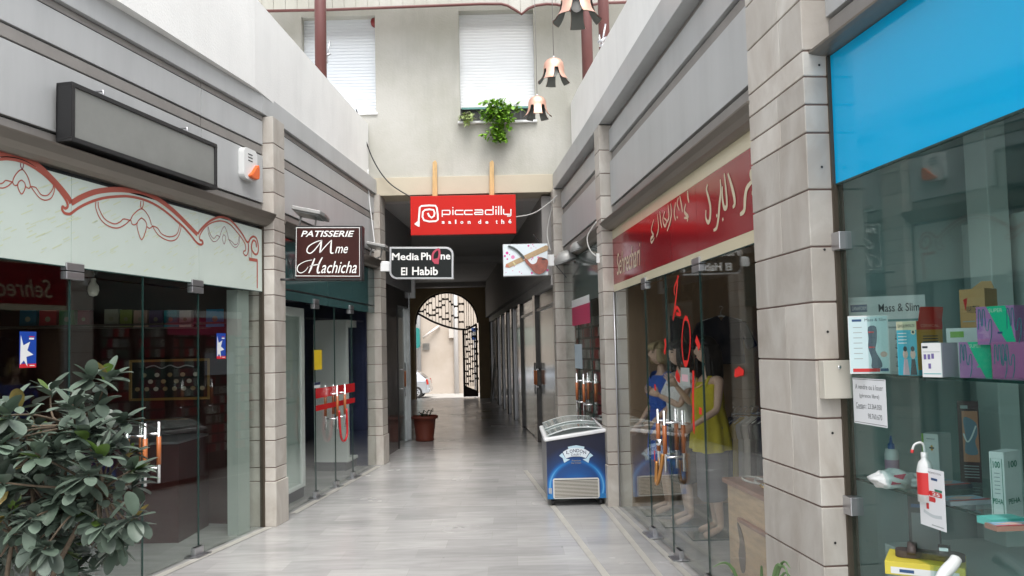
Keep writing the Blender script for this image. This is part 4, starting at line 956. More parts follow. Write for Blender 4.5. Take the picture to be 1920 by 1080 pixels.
# Media Phone sign
Ym = 11.2; f, w = pxframe(((730, 523), (850, 523)), Ym); h = pts_on(f, [(729, 463)], Ym)[0][1]
md = thing('media_phone_sign', 'black sign with rounded corners and pale frame reading Media Phone El Habib', 'sign', f.P(w / 2, 0, 0))
m = MB(); m.poly(f, rrect(0, w, 0, h, .10, 6, (1, 0, 1, 0)), -.13, -.002, M('sign_frame_grey', (.50, .51, .52), .35, .5)); m.poly(f, rrect(.025, w - .025, .025, h - .025, .085, 6, (1, 0, 1, 0)), -.01, .002, M('sign_black', (.012, .015, .015), .5, 0, .2)); m.build('board', md, bevel=.002)
m = MB(); Zc = lambda pts: pts_on(f, [(680 + x / 4.8, 340 + y / 4.8) for x, y in pts], Ym)
for s_, x0, x1, y0, y1 in (('Media', 262, 508, 710, 645), ('Ph', 526, 615, 708, 642), ('ne', 702, 790, 705, 658), ('El', 346, 402, 845, 775), ('Habib', 445, 678, 845, 770)):
    q = Zc([(x0, y0), (x1, y1)]); m.text(f, s_, q[0][0], q[1][0], q[0][1], q[1][1], .004, LIT, bold=.022)
PINK = M('phone_pink', (.45, .05, .09), .35)
m.ribbon(f, smo(Zc([(680, 610), (640, 640), (628, 690), (645, 725), (672, 715), (690, 670), (690, 630)]), 5, True), .028, .004, PINK, True); m.poly(f, Zc([(632, 700), (688, 690), (684, 745), (644, 742)]), .0042, None, PINK)
m.build('lettering', md)
m = MB(); m.tube([f.P(0, h * .5, -.06), f.P(-.12, h * .5, -.06)], .03, WHITE); m.box(f, -.13, 0, h * .25, h * .5, -.1, -.03, WHITE); m.build('arm', md)

# pipe and cigar sign
Yk = 11.2; f, w = pxframe(((944, 518), (1028, 516)), Yk); h = pts_on(f, [(944, 458)], Yk)[0][1]
pk = thing('pipe_sign', 'white sign picturing a brown tobacco pipe crossed over a cigar with pink dots', 'sign', f.P(w / 2, 0, 0))
m = MB(); m.box(f, 0, w, 0, h, -.13, -.002, M('sign_frame_grey', (.50, .51, .52), .35, .5)); m.box(f, .006, w - .006, .008, h - .008, -.01, .002, M('pale_blue_sign', (.68, .76, .80), .3)); m.build('board', pk)
Zc = lambda pts: pts_on(f, [(680 + x / 4.8, 340 + y / 4.8) for x, y in pts], Yk)
m = MB(); PK1 = M('dot_magenta', (.62, .06, .30), .4); PK2 = M('dot_pink', (.70, .25, .45), .4)
for x, y, r in ((1300, 645, 13), (1352, 682, 17), (1280, 672, 10), (1302, 700, 8), (1322, 660, 6), (1492, 580, 9), (1530, 570, 6), (1515, 600, 5), (1540, 585, 4), (1522, 825, 10), (1662, 800, 11), (1530, 690, 8), (1548, 660, 5), (1580, 685, 10), (1365, 765, 5), (1350, 805, 4), (1290, 820, 4), (1410, 815, 5), (1430, 828, 4), (1560, 600, 4), (1520, 705, 5), (1640, 600, 5)):
    q = Zc([(x, y), (x + r, y)]); m.disc(f, q[0][0], q[0][1], q[1][0] - q[0][0], .0032, PK1 if (x + y) % 3 else PK2, 10)
m.build('dots', pk)
m = MB(); CIG = M('cigar_tan', (.42, .30, .17), .6, var=.15, vs=30); m.poly(f, Zc([(1290, 745), (1650, 575), (1672, 590), (1662, 622), (1320, 778), (1284, 772)]), .0036, .006, CIG); m.ribbon(f, Zc([(1355, 725), (1375, 755)]), .02, .007, M('cigar_band', (.6, .55, .3), .4)); m.poly(f, Zc([(1284, 772), (1290, 745), (1312, 748), (1318, 778)]), .0065, None, M('cigar_tip', (.45, .16, .10), .5)); m.build('cigar', pk)
m = MB(); PIPE = M('pipe_brown', (.24, .055, .03), .25, var=.3, vs=15, coat=.5); STEM = M('pipe_stem', (.03, .045, .045), .2, coat=.4)
m.poly(f, smo(Zc([(1310, 580), (1330, 580), (1380, 605), (1430, 650), (1460, 690), (1445, 700), (1420, 670), (1370, 620), (1312, 592)]), 4, True), .008, .018, STEM)
m.poly(f, smo(Zc([(1455, 695), (1475, 700), (1520, 745), (1560, 735), (1580, 690), (1610, 685), (1660, 705), (1668, 740), (1650, 800), (1600, 835), (1550, 825), (1510, 780), (1470, 735)]), 4, True), .010, .024, PIPE)
q = Zc([(1628, 702), (1650, 702)]); m.disc(f, q[0][0], q[0][1], .012, .0245, BLACK, 14, .03)
m.ribbon(f, Zc([(1448, 708), (1470, 690)]), .012, .0185, M('pipe_ring', (.6, .55, .45), .3, .8)); m.build('pipe', pk)
m = MB(); m.box(f, w, w + .09, h * .3, h * .65, -.1, -.03, WHITE); m.tube([f.P(w + .05, h * .45, -.06), f.P(w + .22, h * .40, -.06)], .02, STEEL); m.build('arm', pk)
# dome lamps on arms by the pipe sign
def dome_lamp(x, y, Y, r_, label, tgt, tilt):
    c = D(x, y, Y); o_ = thing('sign_lamp', label, 'sign lamp', c, 'lamps lighting the hanging signs'); GP = M('lamp_grey', (.30, .30, .29), .4, .3)
    ax = fr3(c, (cos(tilt), 0, sin(tilt)), (0, 1, 0)); ax.n = V((-sin(tilt), 0, cos(tilt))); m = MB()
    m.lathe(c, [(r_, 0), (r_ * .97, r_ * .25), (r_ * .8, r_ * .55), (r_ * .45, r_ * .75), (0, r_ * .82)], GP, 24, ax); m.lathe(c, [(0, .0), (r_ * .93, 0), (r_ * 1.02, -.012), (r_, 0)], M('lamp_lens', (.35, .36, .35), .1), 24, ax); m.build('shade', o_)
    m = MB(); m.tube([c + ax.u * -r_, c + ax.u * (r_ * 1.15)], .012, STEEL); m.tube([c + ax.u * r_, V(tgt)], .014, BLACK); m.build('arm', o_)
dome_lamp(1062, 489, 10.6, .17, 'round dome lamp nearest the pipe sign', R3.P(1.3, 2.9, .02), .28)
dome_lamp(1086, 466, 9.9, .12, 'small dark dome lamp behind the one nearest the pipe sign', R3.P(2.0, 2.95, .02), .28)
m = MB(); a = R2.P(-.15, 2.75, .14); m.tube(smo([R2.P(-.2, 3.0, .13), R2.P(-.28, 2.85, .22), R2.P(-.25, 2.7, .2), R2.P(-.18, 2.62, .14)], 6), .007, M('pale_cable', (.5, .5, .48), .5)); m.box(R2.at(-.17, 2.55, .12), 0, .03, 0, .10, 0, .03, WHITE); m.thing('cable_conduit', 'white conduit and box looping on the pillar behind the freezer', 'conduit')

# blank lightbox over the pastry shop
N0, N1 = .05, .17
a, b = L1.hit(133, 262, N1), L1.hit(405, 356, N1); c = L1.hit(137, 152, N1); d = L1.hit(410, 272, N1)
lb = thing('blank_sign', 'long blank light box with black frame above the cream sign panel', 'sign', L1.P((a[0] + b[0]) / 2, a[1], N1))
ua, ub, va, vb = (a[0] + c[0]) / 2, (b[0] + d[0]) / 2, (a[1] + b[1]) / 2, (c[1] + d[1]) / 2
m = MB()
for q in ((ua, ub, va, va + .03), (ua, ub, vb - .03, vb), (ua, ua + .03, va + .03, vb - .03), (ub - .03, ub, va + .03, vb - .03)): m.box(L1, *q, N0, N1, BLACK)
m.build('frame', lb, bevel=.004)
m = MB(); m.box(L1, ua + .03, ub - .03, va + .03, vb - .03, N0 + .01, N1 - .012, M('grey_banner', (.22, .225, .21), .10, 0, .5, var=.05, vs=6)); m.build('face', lb)
m = MB()
for u in (ua + .35, ub - .35): m.tube([L1.P(u, vb, N1 - .05), L1.P(u, vb + .05, N1 - .05), L1.P(u, vb + .05, 0)], .008, STEEL)
m.build('bracket', lb)
# alarm siren
a = L1.hit(467, 338, .05); b = L1.hit(467, 280, .05); fs_ = L1.at(a[0], a[1], 0)
sr = thing('alarm_siren', 'white alarm siren with orange lens on the cladding beside the stone pillar', 'alarm', fs_.P(0, 0, 0)); hh = b[1] - a[1]
m = MB(); m.poly(fs_, rrect(-.12, .12, 0, hh, .05, 5), .01, .07, M('siren_white', (.70, .71, .70), .4))
for k in range(3): m.box(fs_, -.05, .03, hh - .06 - k * .03, hh - .05 - k * .03, .07, .072, BLACK)
m.build('case', sr, bevel=.012)
m = MB(); m.poly(fs_, smo([(.10, hh * .55), (.11, .04), (.04, .015), (-.05, .03), (.0, hh * .25)], 4, True), .05, .10, M('orange_lens', (.75, .13, .02), .2)); m.build('lens', sr, bevel=.01)

# stickers on the pastry shop glass
def sticker(p0, p1, label):
    q0, q1 = L1.hit(*p0, .002), L1.hit(*p1, .002); f = L1.at(q0[0], q0[1], .002); w, h = q1[0] - q0[0], q1[1] - q0[1]
    m = MB(); m.box(f, 0, w, 0, h, 0, .001, M('sticker_blue', (.012, .06, .36), .3)); m.box(f, 0, w, 0, h * .11, .001, .0014, M('sticker_red', (.6, .02, .03), .3))
    X = lambda P: [(x * w, y * h) for x, y in P]
    m.poly(f, X([(.06, .9), (.22, .62), (.62, .72), (.45, .48), (.82, .36), (.4, .3), (.47, .03), (.25, .2), (.03, .08)]), .002, None, WHITE); m.box(f, .55 * w, .85 * w, .78 * h, .83 * h, .002, .0022, WHITE); m.box(f, .55 * w, .88 * w, .85 * h, .87 * h, .002, .0022, M('sticker_red', (.6, .02, .03), .3)); m.box(f, .6 * w, .9 * w, .045 * h, .07 * h, .0015, .0022, WHITE)
    m.thing('window_sticker', label, 'sticker', 'blue star stickers on the pastry shop glass')
sticker((36, 690), (68, 622), 'large blue sticker with white star on the glass above the leafy plant')
sticker((406, 673), (423, 625), 'narrow blue sticker with white star on the glass nearest the stone pillar')

# electrical box on the right pillar
UF = UE + .656; fe = fr3(R2.P(UF, 0, 0), -R2.n, (0, 0, 1)); a_, b_ = fe.hit(1537, 747), fe.hit(1586, 675); fe = fr3(fe.P(a_[0], 0, 0), -R2.n, (0, 0, 1))
P0, P1 = V((0, 0, a_[1])), V((b_[0] - a_[0], 0, b_[1]))
m = MB(); m.box(fe, 0, P1.x, P0.z, P1.z, 0.0, .05, M('beige_plastic', (.55, .52, .45), .4)); m.lathe(fe.P(P1.x * .55, P1.z - .03, .05), [(0, .006), (.008, .006), (.009, 0), (0, 0)], CHROME, 12, fr3((0, 0, 0), fe.u, (0, 0, 1)))
m.thing('electrical_box', 'beige electrical box fixed to the wide stone pillar', 'electrical box', bevel=.006)

# ------------------------------------------------------------------ copper lamps
COPPER = M('copper', (.84, .50, .38), .38, .75, var=.12, vs=9); INNER = M('lamp_inner_grey', (.16, .165, .15), .6, var=.1); BULB = M('frosted_bulb', (.7, .7, .68), .3)
def tulip(x, y, Y, k, ph, label, dz=3.0):
    """bell shaped copper lamp, the rim cut into five curled petals"""
    c = D(x, y, Y); r = thing('copper_lamp', label, 'lamp', c, 'copper tulip lamps hanging on wires')
    prof = [(0.012, 0), (.05, -.004), (.085, -.022), (.108, -.055), (.116, -.095), (.116, -.13)]
    pet = [(.117, -.13, .44), (.122, -.17, .40), (.135, -.21, .36), (.158, -.245, .34), (.185, -.268, .33)]
    m = MB()
    for off, mt in ((0, COPPER), (-.006, INNER)):
        m.lathe(c, [((a + off * .8) * k if a > .02 else a * k, (z + (off if i < 3 else 0)) * k) for i, (a, z) in enumerate(prof)], mt, 30, fr3((0, 0, 0), (1, 0, 0), (0, 1, 0)))
    m.build('dome', r)
    for p_ in range(5):
        a0 = ph + p_ * 2 * pi / 5; m = MB()
        for off, mt in ((0, COPPER), (-.006, INNER)):
            vs_ = []
            for (a, z, hw) in [(.116, -.10, .56), (.1165, -.125, .48)] + pet:
                for j in range(5):
                    t = a0 + hw * (j - 2) / 2 ; vs_.append(c + V(((a + off) * cos(t), (a + off) * sin(t), z + off * .5)) * k)
            m.add(vs_, [(i * 5 + j, i * 5 + j + 1, i * 5 + j + 6, i * 5 + j + 5) for i in range(6) for j in range(4)], mt, True)
        m.build('petal', r)
    m = MB(); m.ball(c + V((0, 0, -.15 * k)), .045 * k, .045 * k, .055 * k, BULB); m.tube([c + V((0, 0, -.02 * k)), c + V((0, 0, -.11 * k))], .022 * k, INNER); m.build('bulb', r)
    m = MB(); m.tube([c + V((0, 0, -.005)), c + V((0, 0, .03 * k))], .012 * k, STEEL); m.tube([c + V((0, 0, .02)), c + V((.0, 0, dz))], .004, M('lamp_wire', (.22, .21, .2), .6), 5); m.build('wire', r)
tulip(1038, 110, 8.9, 1.0, .5, 'middle copper tulip lamp, in front of the white wall right of the shutter', 2.6)
tulip(1007, 181, 9.9, .98, .95, 'lowest copper tulip lamp, beside the green plant on the window sill', 2.6)
tulip(1080, -28, 6.6, 1.13, .2, 'largest and highest copper tulip lamp, cut by the top of the photo', 1.6)

# ------------------------------------------------------------------ ice cream freezer
FX0, FX1, FY0, FY1 = .325, .945, 8.45, 9.82
fz = thing('ice_cream_freezer', 'dark blue ice cream freezer with sloping glass lids and a front grille', 'freezer', ((FX0 + FX1) / 2, (FY0 + FY1) / 2, 0))
def freezer_mat():
    m = bpy.data.materials.new('freezer_print'); m.use_nodes = True; N, L = m.node_tree.nodes, m.node_tree.links; b = N['Principled BSDF']; b.inputs['Roughness'].default_value = .28
    g = N.new('ShaderNodeNewGeometry'); s = N.new('ShaderNodeSeparateXYZ'); L.new(g.outputs['Position'], s.inputs[0])
    def mth(op, a, b_=None, c=None):
        n = N.new('ShaderNodeMath'); n.operation = op
        for i, x in enumerate((a, b_, c)):
            if x is None: continue
            if isinstance(x, (int, float)): n.inputs[i].default_value = x
            else: L.new(x, n.inputs[i])
        return n.outputs[0]
    # printed blue swirl: two rings round the grille
    x = mth('SUBTRACT', s.outputs[0], (FX0 + FX1) / 2); z = mth('SUBTRACT', s.outputs[2], .20)
    d = mth('SQRT', mth('ADD', mth('POWER', mth('DIVIDE', x, .285), 2), mth('POWER', mth('DIVIDE', z, .27), 2)))
    ring = mth('POWER', mth('MAXIMUM', mth('SUBTRACT', 1.0, mth('MULTIPLY', mth('ABSOLUTE', mth('SUBTRACT', d, .98)), 5.5)), 0), 1.6)
    rgt = mth('MULTIPLY', ring, mth('ADD', .25, mth('MULTIPLY', mth('ABSOLUTE', x), 2.6)))
    glow = mth('MAXIMUM', mth('SUBTRACT', 1.0, mth('MULTIPLY', d, .62)), 0)
    cr = N.new('ShaderNodeValToRGB'); e = cr.color_ramp.elements; e[0].position = 0; e[0].color = (.007, .009, .03, 1); e[1].position = 1; e[1].color = (.30, .62, .85, 1)
    k = cr.color_ramp.elements.new(.35); k.color = (.006, .07, .26, 1); k = cr.color_ramp.elements.new(.6); k.color = (.01, .18, .50, 1)
    L.new(mth('ADD', mth('MULTIPLY', glow, .55), mth('MULTIPLY', rgt, .6)), cr.inputs[0]); L.new(cr.outputs[0], b.inputs['Base Color'])
    return m
FZ = freezer_mat(); FZS = M('freezer_side', (.22, .23, .25), .35); FWH = M('freezer_white', (.75, .76, .77), .35)
fe = Fr((FX0, FY0), (FX1, FY0)); W = FX1 - FX0
ztop = lambda u: .675 + .085 * u / W
m = MB(); A = [(0, .075), (W, .075), (W, ztop(W)), (0, ztop(0))]
m.poly(fe, A, -(FY1 - FY0), -.001, FZS); m.poly(fe, [(.002, .077), (W - .002, .077), (W - .002, ztop(W) - .002), (.002, ztop(0) - .002)], 0, None, FZ); m.box(fe, .002, W - .002, .077, .125, .001, .004, M('freezer_base_blue', (.015, .16, .40), .35)); m.build('body', fz)
m = MB(); fr_t = fr3(fe.P(0, ztop(0), 0), fe.P(W, ztop(W), 0) - fe.P(0, ztop(0), 0), (0, 1, 0)); WT = W + .02; LT = FY1 - FY0
for a, b, c, d in ((-.015, WT, -.02, .06), (-.015, WT, LT - .06, LT + .02), (-.015, .05, .06, LT - .06), (WT - .06, WT, .06, LT - .06)): m.box(fr_t, a, b, c, d, 0, .035, FWH)
m.build('rim', fz, bevel=.008)
def lid(y0, y1, z):
    m = MB(); pr = []
    for i in range(11):
        t = i / 10; pr.append((.02 + (W - .04) * t, z + .055 * sin(pi * (.12 + .80 * t)) ** 1.2))
    top = [(u, v + .008) for u, v in pr][::-1]
    m.poly(fr3(fr_t.P(0, y0, .0), fr_t.u, fr_t.n), pr + top, -(y1 - y0), 0, GLM)
    l = m.build('lid', fz); b = MB()
    for y in (y0, y1): b.tube([fr_t.P(u, y, v + .004) for u, v in pr], .0065, M('lid_grey', (.55, .58, .58), .35), 6)
    b.build('lid_frame', l)
lid(.05, .75, .03); lid(.62, LT - .04, .045)
m = MB(); m.box(fr_t, .06, W - .06, .07, LT - .07, -.25, -.2, M('frosted_inside', (.42, .47, .48), .7)); m.build('tub', fz)
Zf = lambda pts: pts_on(fe, [(1000 + x / 5.687, 770 + y / 5.687) for x, y in pts], FY0)
m = MB(); q = Zf([(213, 940), (700, 712)]); gu0, gv0, gu1, gv1 = q[0][0], q[0][1], q[1][0], q[1][1]
m.poly(fe, rrect(gu0, gu1, gv0, gv1, .02, 4), .002, .012, M('grille_frame', (.62, .62, .58), .4)); m.box(fe, gu0 + .015, gu1 - .015, gv0 + .015, gv1 - .015, .0122, .0135, BLACK)
k = 12
for i in range(k):
    v = gv0 + .02 + (gv1 - gv0 - .04) * (i + .5) / k; m.box(fe, gu0 + .015, gu1 - .015, v - .0035, v + .0035, .0136, .020, M('grille_slat', (.58, .55, .48), .5))
m.build('grille', fz)
m = MB(); BN = M('banner_blue', (.50, .68, .78), .35)
body_ = smo([(315, 440), (380, 405), (455, 395), (535, 405), (600, 440)], 5) + smo([(560, 505), (510, 490), (455, 487), (400, 492), (345, 510)], 5)
m.poly(fe, Zf(body_), .003, None, M('banner_white', (.70, .77, .82), .35)); m.poly(fe, Zf([(275, 480), (308, 450), (345, 510), (390, 520), (330, 556), (312, 505)]), .0025, None, BN); m.poly(fe, Zf([(638, 478), (604, 450), (565, 508), (525, 518), (588, 556), (600, 505)]), .0025, None, BN)
m.poly(fe, Zf(smo([(368, 385), (455, 368), (545, 383), (538, 410), (455, 396), (375, 410)], 1)), .0028, None, BN)
NV = M('banner_navy', (.01, .02, .07), .4)
for i, ch in enumerate('LONDON'):
    x = 352 + i * 36; y = 463 - 26 * sin(pi * (i + .5) / 6); q = Zf([(x, y + 6), (x + 30, y - 30)]); m.text(fe, ch, q[0][0], q[1][0], q[0][1], q[1][1], .0036, NV, bold=.01)
q = Zf([(405, 482), (510, 455)]); m.text(fe, 'DAIRY', q[0][0], q[1][0], q[0][1], q[1][1], .0036, NV)
GD = M('gold_print', (.40, .33, .16), .4)
for (a, b), tx in ((((412, 540), (505, 522)), 'Premium'), (((405, 565), (510, 547)), 'Ice Cream')):
    q = Zf([a, b]); m.text(fe, tx, q[0][0], q[1][0], q[0][1], q[1][1], .003, GD)
m.build('logo', fz)
for x, y in ((.06, .06), (W - .06, .06), (.06, LT - .08), (W - .06, LT - .08)):
    m = MB(); c = fe.P(x, .035, -y); m.lathe(c, [(0, -.015), (.035, -.015), (.035, .015), (0, .015)], BLACK, 14, fr3(c, (0, 1, 0), (0, 0, 1))); m.box(fe, x - .02, x + .02, .05, .076, -y - .02, -y + .02, BLACK); m.build('caster', fz)
m = MB(); q = Zf([(165, 885), (198, 825)]); m.box(fe, q[0][0], q[1][0], q[0][1], q[1][1], .002, .004, M('rating_plate', (.35, .38, .42), .4)); m.build('rating_plate', fz)

# ------------------------------------------------------------------ terracotta planter in the passage
pc_ = (-1.66, 14.85, 0); TERRA = M('terracotta_plastic', (.16, .035, .018), .5, var=.1)
pl = thing('planter', 'large round terracotta pot with a few sprigs at the left of the passage', 'planter', pc_)
m = MB(); m.lathe(pc_, [(0, 0), (.155, 0), (.175, .02), (.165, .06), (.195, .30), (.205, .40), (.245, .41), (.25, .45), (.235, .465), (.215, .46), (.21, .42), (0, .41)], TERRA, 28); m.build('pot', pl)
m = MB(); m.lathe(pc_, [(0, .425), (.212, .425)], M('dark_soil', (.03, .022, .016), .95), 20); m.build('soil', pl)
GRD = M('dark_sprig', (.02, .04, .018), .6)
m = MB()
for k in range(16):
    a = random.uniform(0, 2 * pi); h = random.uniform(.05, .17); p = V(pc_) + V((random.uniform(-.09, .09), random.uniform(-.09, .09), .42)); e = p + V((cos(a) * .07, sin(a) * .07, h)); m.tube([p, (p + e) / 2 + V((0, 0, .03)), e, e + V((cos(a) * .03, sin(a) * .03, -.02))], [.006, .005, .007, .002], GRD, 5)
m.build('foliage', pl)

# ------------------------------------------------------------------ plants
LEAF = M('rubber_leaf', (.055, .085, .058), .48, 0, .45, var=.3, vs=9, col2=(.115, .15, .12), island=.5, coat=.05)
LEAFY = M('young_leaf', (.10, .17, .03), .35, 0, .5, var=.2, vs=9, island=.3)
LEAFB = M('yellowed_leaf', (.25, .19, .05), .5, var=.3, vs=30, island=.3)
BARK = M('twig_bark', (.10, .075, .05), .85, var=.3, vs=30)
def leaf(m, p, d, up, L, Wd, mat, fold=.25, droop=.25, notch=False):
    d = d.normalized(); s = d.cross(up)
    if s.length < 1e-3: s = d.orthogonal()
    s.normalize(); u = s.cross(d); vs_ = []
    prof = ((0, .06), (.10, .14), (.25, .68), (.48, 1.0), (.70, 1.0), (.86, .78), (.95, .48), (1.0, .10))
    for t, w in prof:
        c = p + d * (L * t) - u * (L * droop * t * t)
        h = Wd / 2 * w
        vs_ += [c - s * h + u * (h * fold), c, c + s * h + u * (h * fold)]
    m.add(vs_, [(i * 3 + j, i * 3 + j + 1, i * 3 + j + 4, i * 3 + j + 3) for i in range(len(prof) - 1) for j in range(2)], mat, True)
rnd = random.Random(11)
fic = thing('rubber_plant', 'bushy dark green plant with oval glossy leaves in the left foreground', 'plant', (-1.92, 3.15, 0))
root_top = V((-1.95, 3.15, .46))
tips = [(400, 180), (478, 175), (222, 232), (60, 300), (320, 300), (440, 285), (545, 370), (100, 400), (165, 395), (335, 345), (415, 410), (40, 430), (130, 500), (250, 505), (330, 530), (480, 480), (565, 510), (640, 580), (685, 600), (250, 610), (120, 620), (30, 560), (60, 740), (220, 700), (310, 660), (120, 780), (380, 780), (440, 830), (545, 880), (590, 840), (290, 880), (455, 950), (510, 940), (100, 960), (30, 920), (10, 1010), (200, 830), (390, 610), (500, 400), (15, 350), (-20, 480), (-20, 640), (-30, 820), (180, 560), (60, 850), (270, 800), (640, 800), (160, 900), (340, 440), (590, 650)]
tips += [(rnd.uniform(-40, 330), rnd.uniform(480, 1060)) for _ in range(26)] + [(rnd.uniform(-40, 480), rnd.uniform(300, 760)) for _ in range(12)] + [(rnd.uniform(250, 500), rnd.uniform(600, 960)) for _ in range(10)]
tips = [(min(x, 590), y) for x, y in tips]
m = MB(); w_ = MB(); stems = {}
def px3(x, y, Y): return D(x / 2.348, 620 + y / 2.348, Y)
hubs = [(px3(60, 900, 3.2)), (px3(240, 760, 3.25)), (px3(440, 700, 3.1)), (px3(130, 560, 3.3)), (px3(320, 420, 3.2))]
base = V((-1.97, 3.2, .40))
for h in hubs: w_.tube(smo([base, base.lerp(h, .5) + V((rnd.uniform(-.05, .05), rnd.uniform(-.05, .05), .05)), h], 5), [.014 - .007 * i / 10 for i in range(11)], BARK, 7)
for x, y in tips:
    Y = rnd.uniform(2.85, 3.5); c = px3(x, y + 25, Y); h = min(hubs, key=lambda q: (q - c).length)
    mid = h.lerp(c, .55) + V((rnd.uniform(-.03, .03), rnd.uniform(-.04, .04), rnd.uniform(-.05, .02)))
    w_.tube(smo([h, mid, c], 4), [.006 - .003 * i / 8 for i in range(9)], BARK, 6)
    ax = ((c - mid).normalized() + V((0, -.25, .5))).normalized(); x1 = ax.orthogonal().normalized(); x2 = ax.cross(x1)
    n = rnd.randint(8, 12)
    for k in range(n):
        a = k * 2.4 + rnd.uniform(-.3, .3); el = rnd.uniform(.05, .95) if k < n - 2 else 1.25
        d = (x1 * cos(a) + x2 * sin(a)) * cos(el) + ax * sin(el) + V((0, 0, rnd.uniform(-.25, .15)))
        p = c - ax * (.045 * k / n)
        mt = LEAFY if (k >= n - 2 and rnd.random() < .2) else LEAFB if rnd.random() < .02 else LEAF
        leaf(m, p, d, V((0, 0, 1)), rnd.uniform(.072, .112), rnd.uniform(.039, .055), mt, rnd.uniform(.1, .35), rnd.uniform(0, .35))
    for k in range(rnd.randint(1, 3)):
        t = rnd.uniform(.3, .8); p = h.lerp(c, t); d = V((rnd.uniform(-1, 1), rnd.uniform(-1, .6), rnd.uniform(-.3, .6)))
        leaf(m, p, d, V((0, 0, 1)), rnd.uniform(.065, .10), rnd.uniform(.032, .046), LEAF, .2, .3)
w_.build('branches', fic); m.build('foliage', fic)
m = MB(); m.lathe((-1.97, 3.2, 0), [(0, 0), (.16, 0), (.18, .04), (.215, .34), (.24, .35), (.24, .40), (.22, .41), (.21, .37), (0, .37)], TERRA, 26); m.build('pot', fic)

STRAP = M('strap_leaf', (.09, .16, .06), .4, 0, .5, var=.25, vs=9)
sp_ = thing('strap_leaf_plant', 'small plant with long arching strap leaves at the foot of the wide stone pillar', 'plant', (1.13, 3.85, 0))
m = MB(); c0 = V((1.13, 3.85, .2))
def strap(P, wd):
    q = [V(p) for p in smo(P, 6)]; k = len(q); vs_ = []
    for i, p in enumerate(q):
        t = (q[min(i + 1, k - 1)] - q[max(i - 1, 0)]).normalized(); s = t.cross(V((0, 1, .3))).normalized(); h = wd * (1 - (i / (k - 1)) ** 2 * .95) * min(1, .4 + i / k * 2)
        vs_ += [p - s * h, p + V((0, -.004, 0)), p + s * h]
    m.add(vs_, [(i * 3 + j, i * 3 + j + 1, i * 3 + j + 4, i * 3 + j + 3) for i in range(k - 1) for j in range(2)], STRAP, True)
for tip, mid_, wd in (((1336, 1063), (1375, 1072), .010), ((1427, 1060), (1428, 1085), .010), ((1483, 1066), (1462, 1068), .011), ((1400, 1088), (1410, 1100), .009), ((1355, 1100), (1390, 1098), .010), ((1490, 1095), (1465, 1085), .01)):
    strap([c0, D(mid_[0], mid_[1], 3.8) + V((0, 0, .01)), D(tip[0], tip[1], 3.75)], wd)
strap([c0, D(1452, 1075, 3.8), D(1465, 1062, 3.78), D(1474, 1068, 3.76), D(1478, 1090, 3.74)], .011)
m.build('foliage', sp_)
m = MB(); m.lathe((1.13, 3.85, 0), [(0, 0), (.08, 0), (.11, .19), (.12, .2), (.12, .22), (.105, .22), (.1, .19), (0, .19)], TERRA, 20); m.build('pot', sp_)

def sill_plant(name, label, cpx, Y, n, spread, hang, L, Wd, mat, potx):
    p0 = D(*potx, Y); o = thing(name, label, 'plant', (p0.x, p0.y, 5.083)); m = MB(); r = random.Random(n)
    for k in range(n):
        t = k / n; a = r.uniform(0, 2 * pi)
        if r.random() < hang: c = D(cpx[0] + r.gauss(0, spread * .45), cpx[1] + r.uniform(10, 62) * spread / 28, Y - r.uniform(.06, .2))
        else: c = D(cpx[0] + r.gauss(0, spread * .8), cpx[1] + r.uniform(-26, 14) * spread / 28, Y - r.uniform(-.02, .25))
        for j in range(5):
            d = V((r.uniform(-1, 1), r.uniform(-1, .2), r.uniform(-.6, .9))); leaf(m, c, d, V((0, -.4, 1)), L * r.uniform(.7, 1.2), Wd * r.uniform(.7, 1.2), mat, .2, .3)
        if k % 4 == 0: m.tube([p0 + V((0, 0, .08)), p0.lerp(c, .6) + V((0, -.03, .05)), c], .004, mat, 5)
    m.build('foliage', o)
    m = MB(); m.lathe((p0.x, p0.y, 5.083), [(0, 0), (.05, 0), (.065, .10), (.07, .10), (.07, .12), (.055, .12), (0, .10)], M('dark_pot', (.06, .04, .035), .6), 16); m.build('pot', o)
GREEN = M('bright_leaf', (.17, .34, .03), .45, 0, .4, var=.35, vs=12, island=.3); PALE = M('pale_leaf', (.30, .38, .14), .45, 0, .4, var=.3, vs=12, island=.3)
sill_plant('hanging_plant', 'bright green bushy plant spilling over the shuttered window sill', (934, 212), 11.88, 135, 23, .36, .085, .05, GREEN, (940, 218))
sill_plant('succulent_plant', 'small pale plant trailing over the left end of the shuttered window sill', (875, 220), 11.88, 22, 7, .4, .06, .035, PALE, (876, 220))

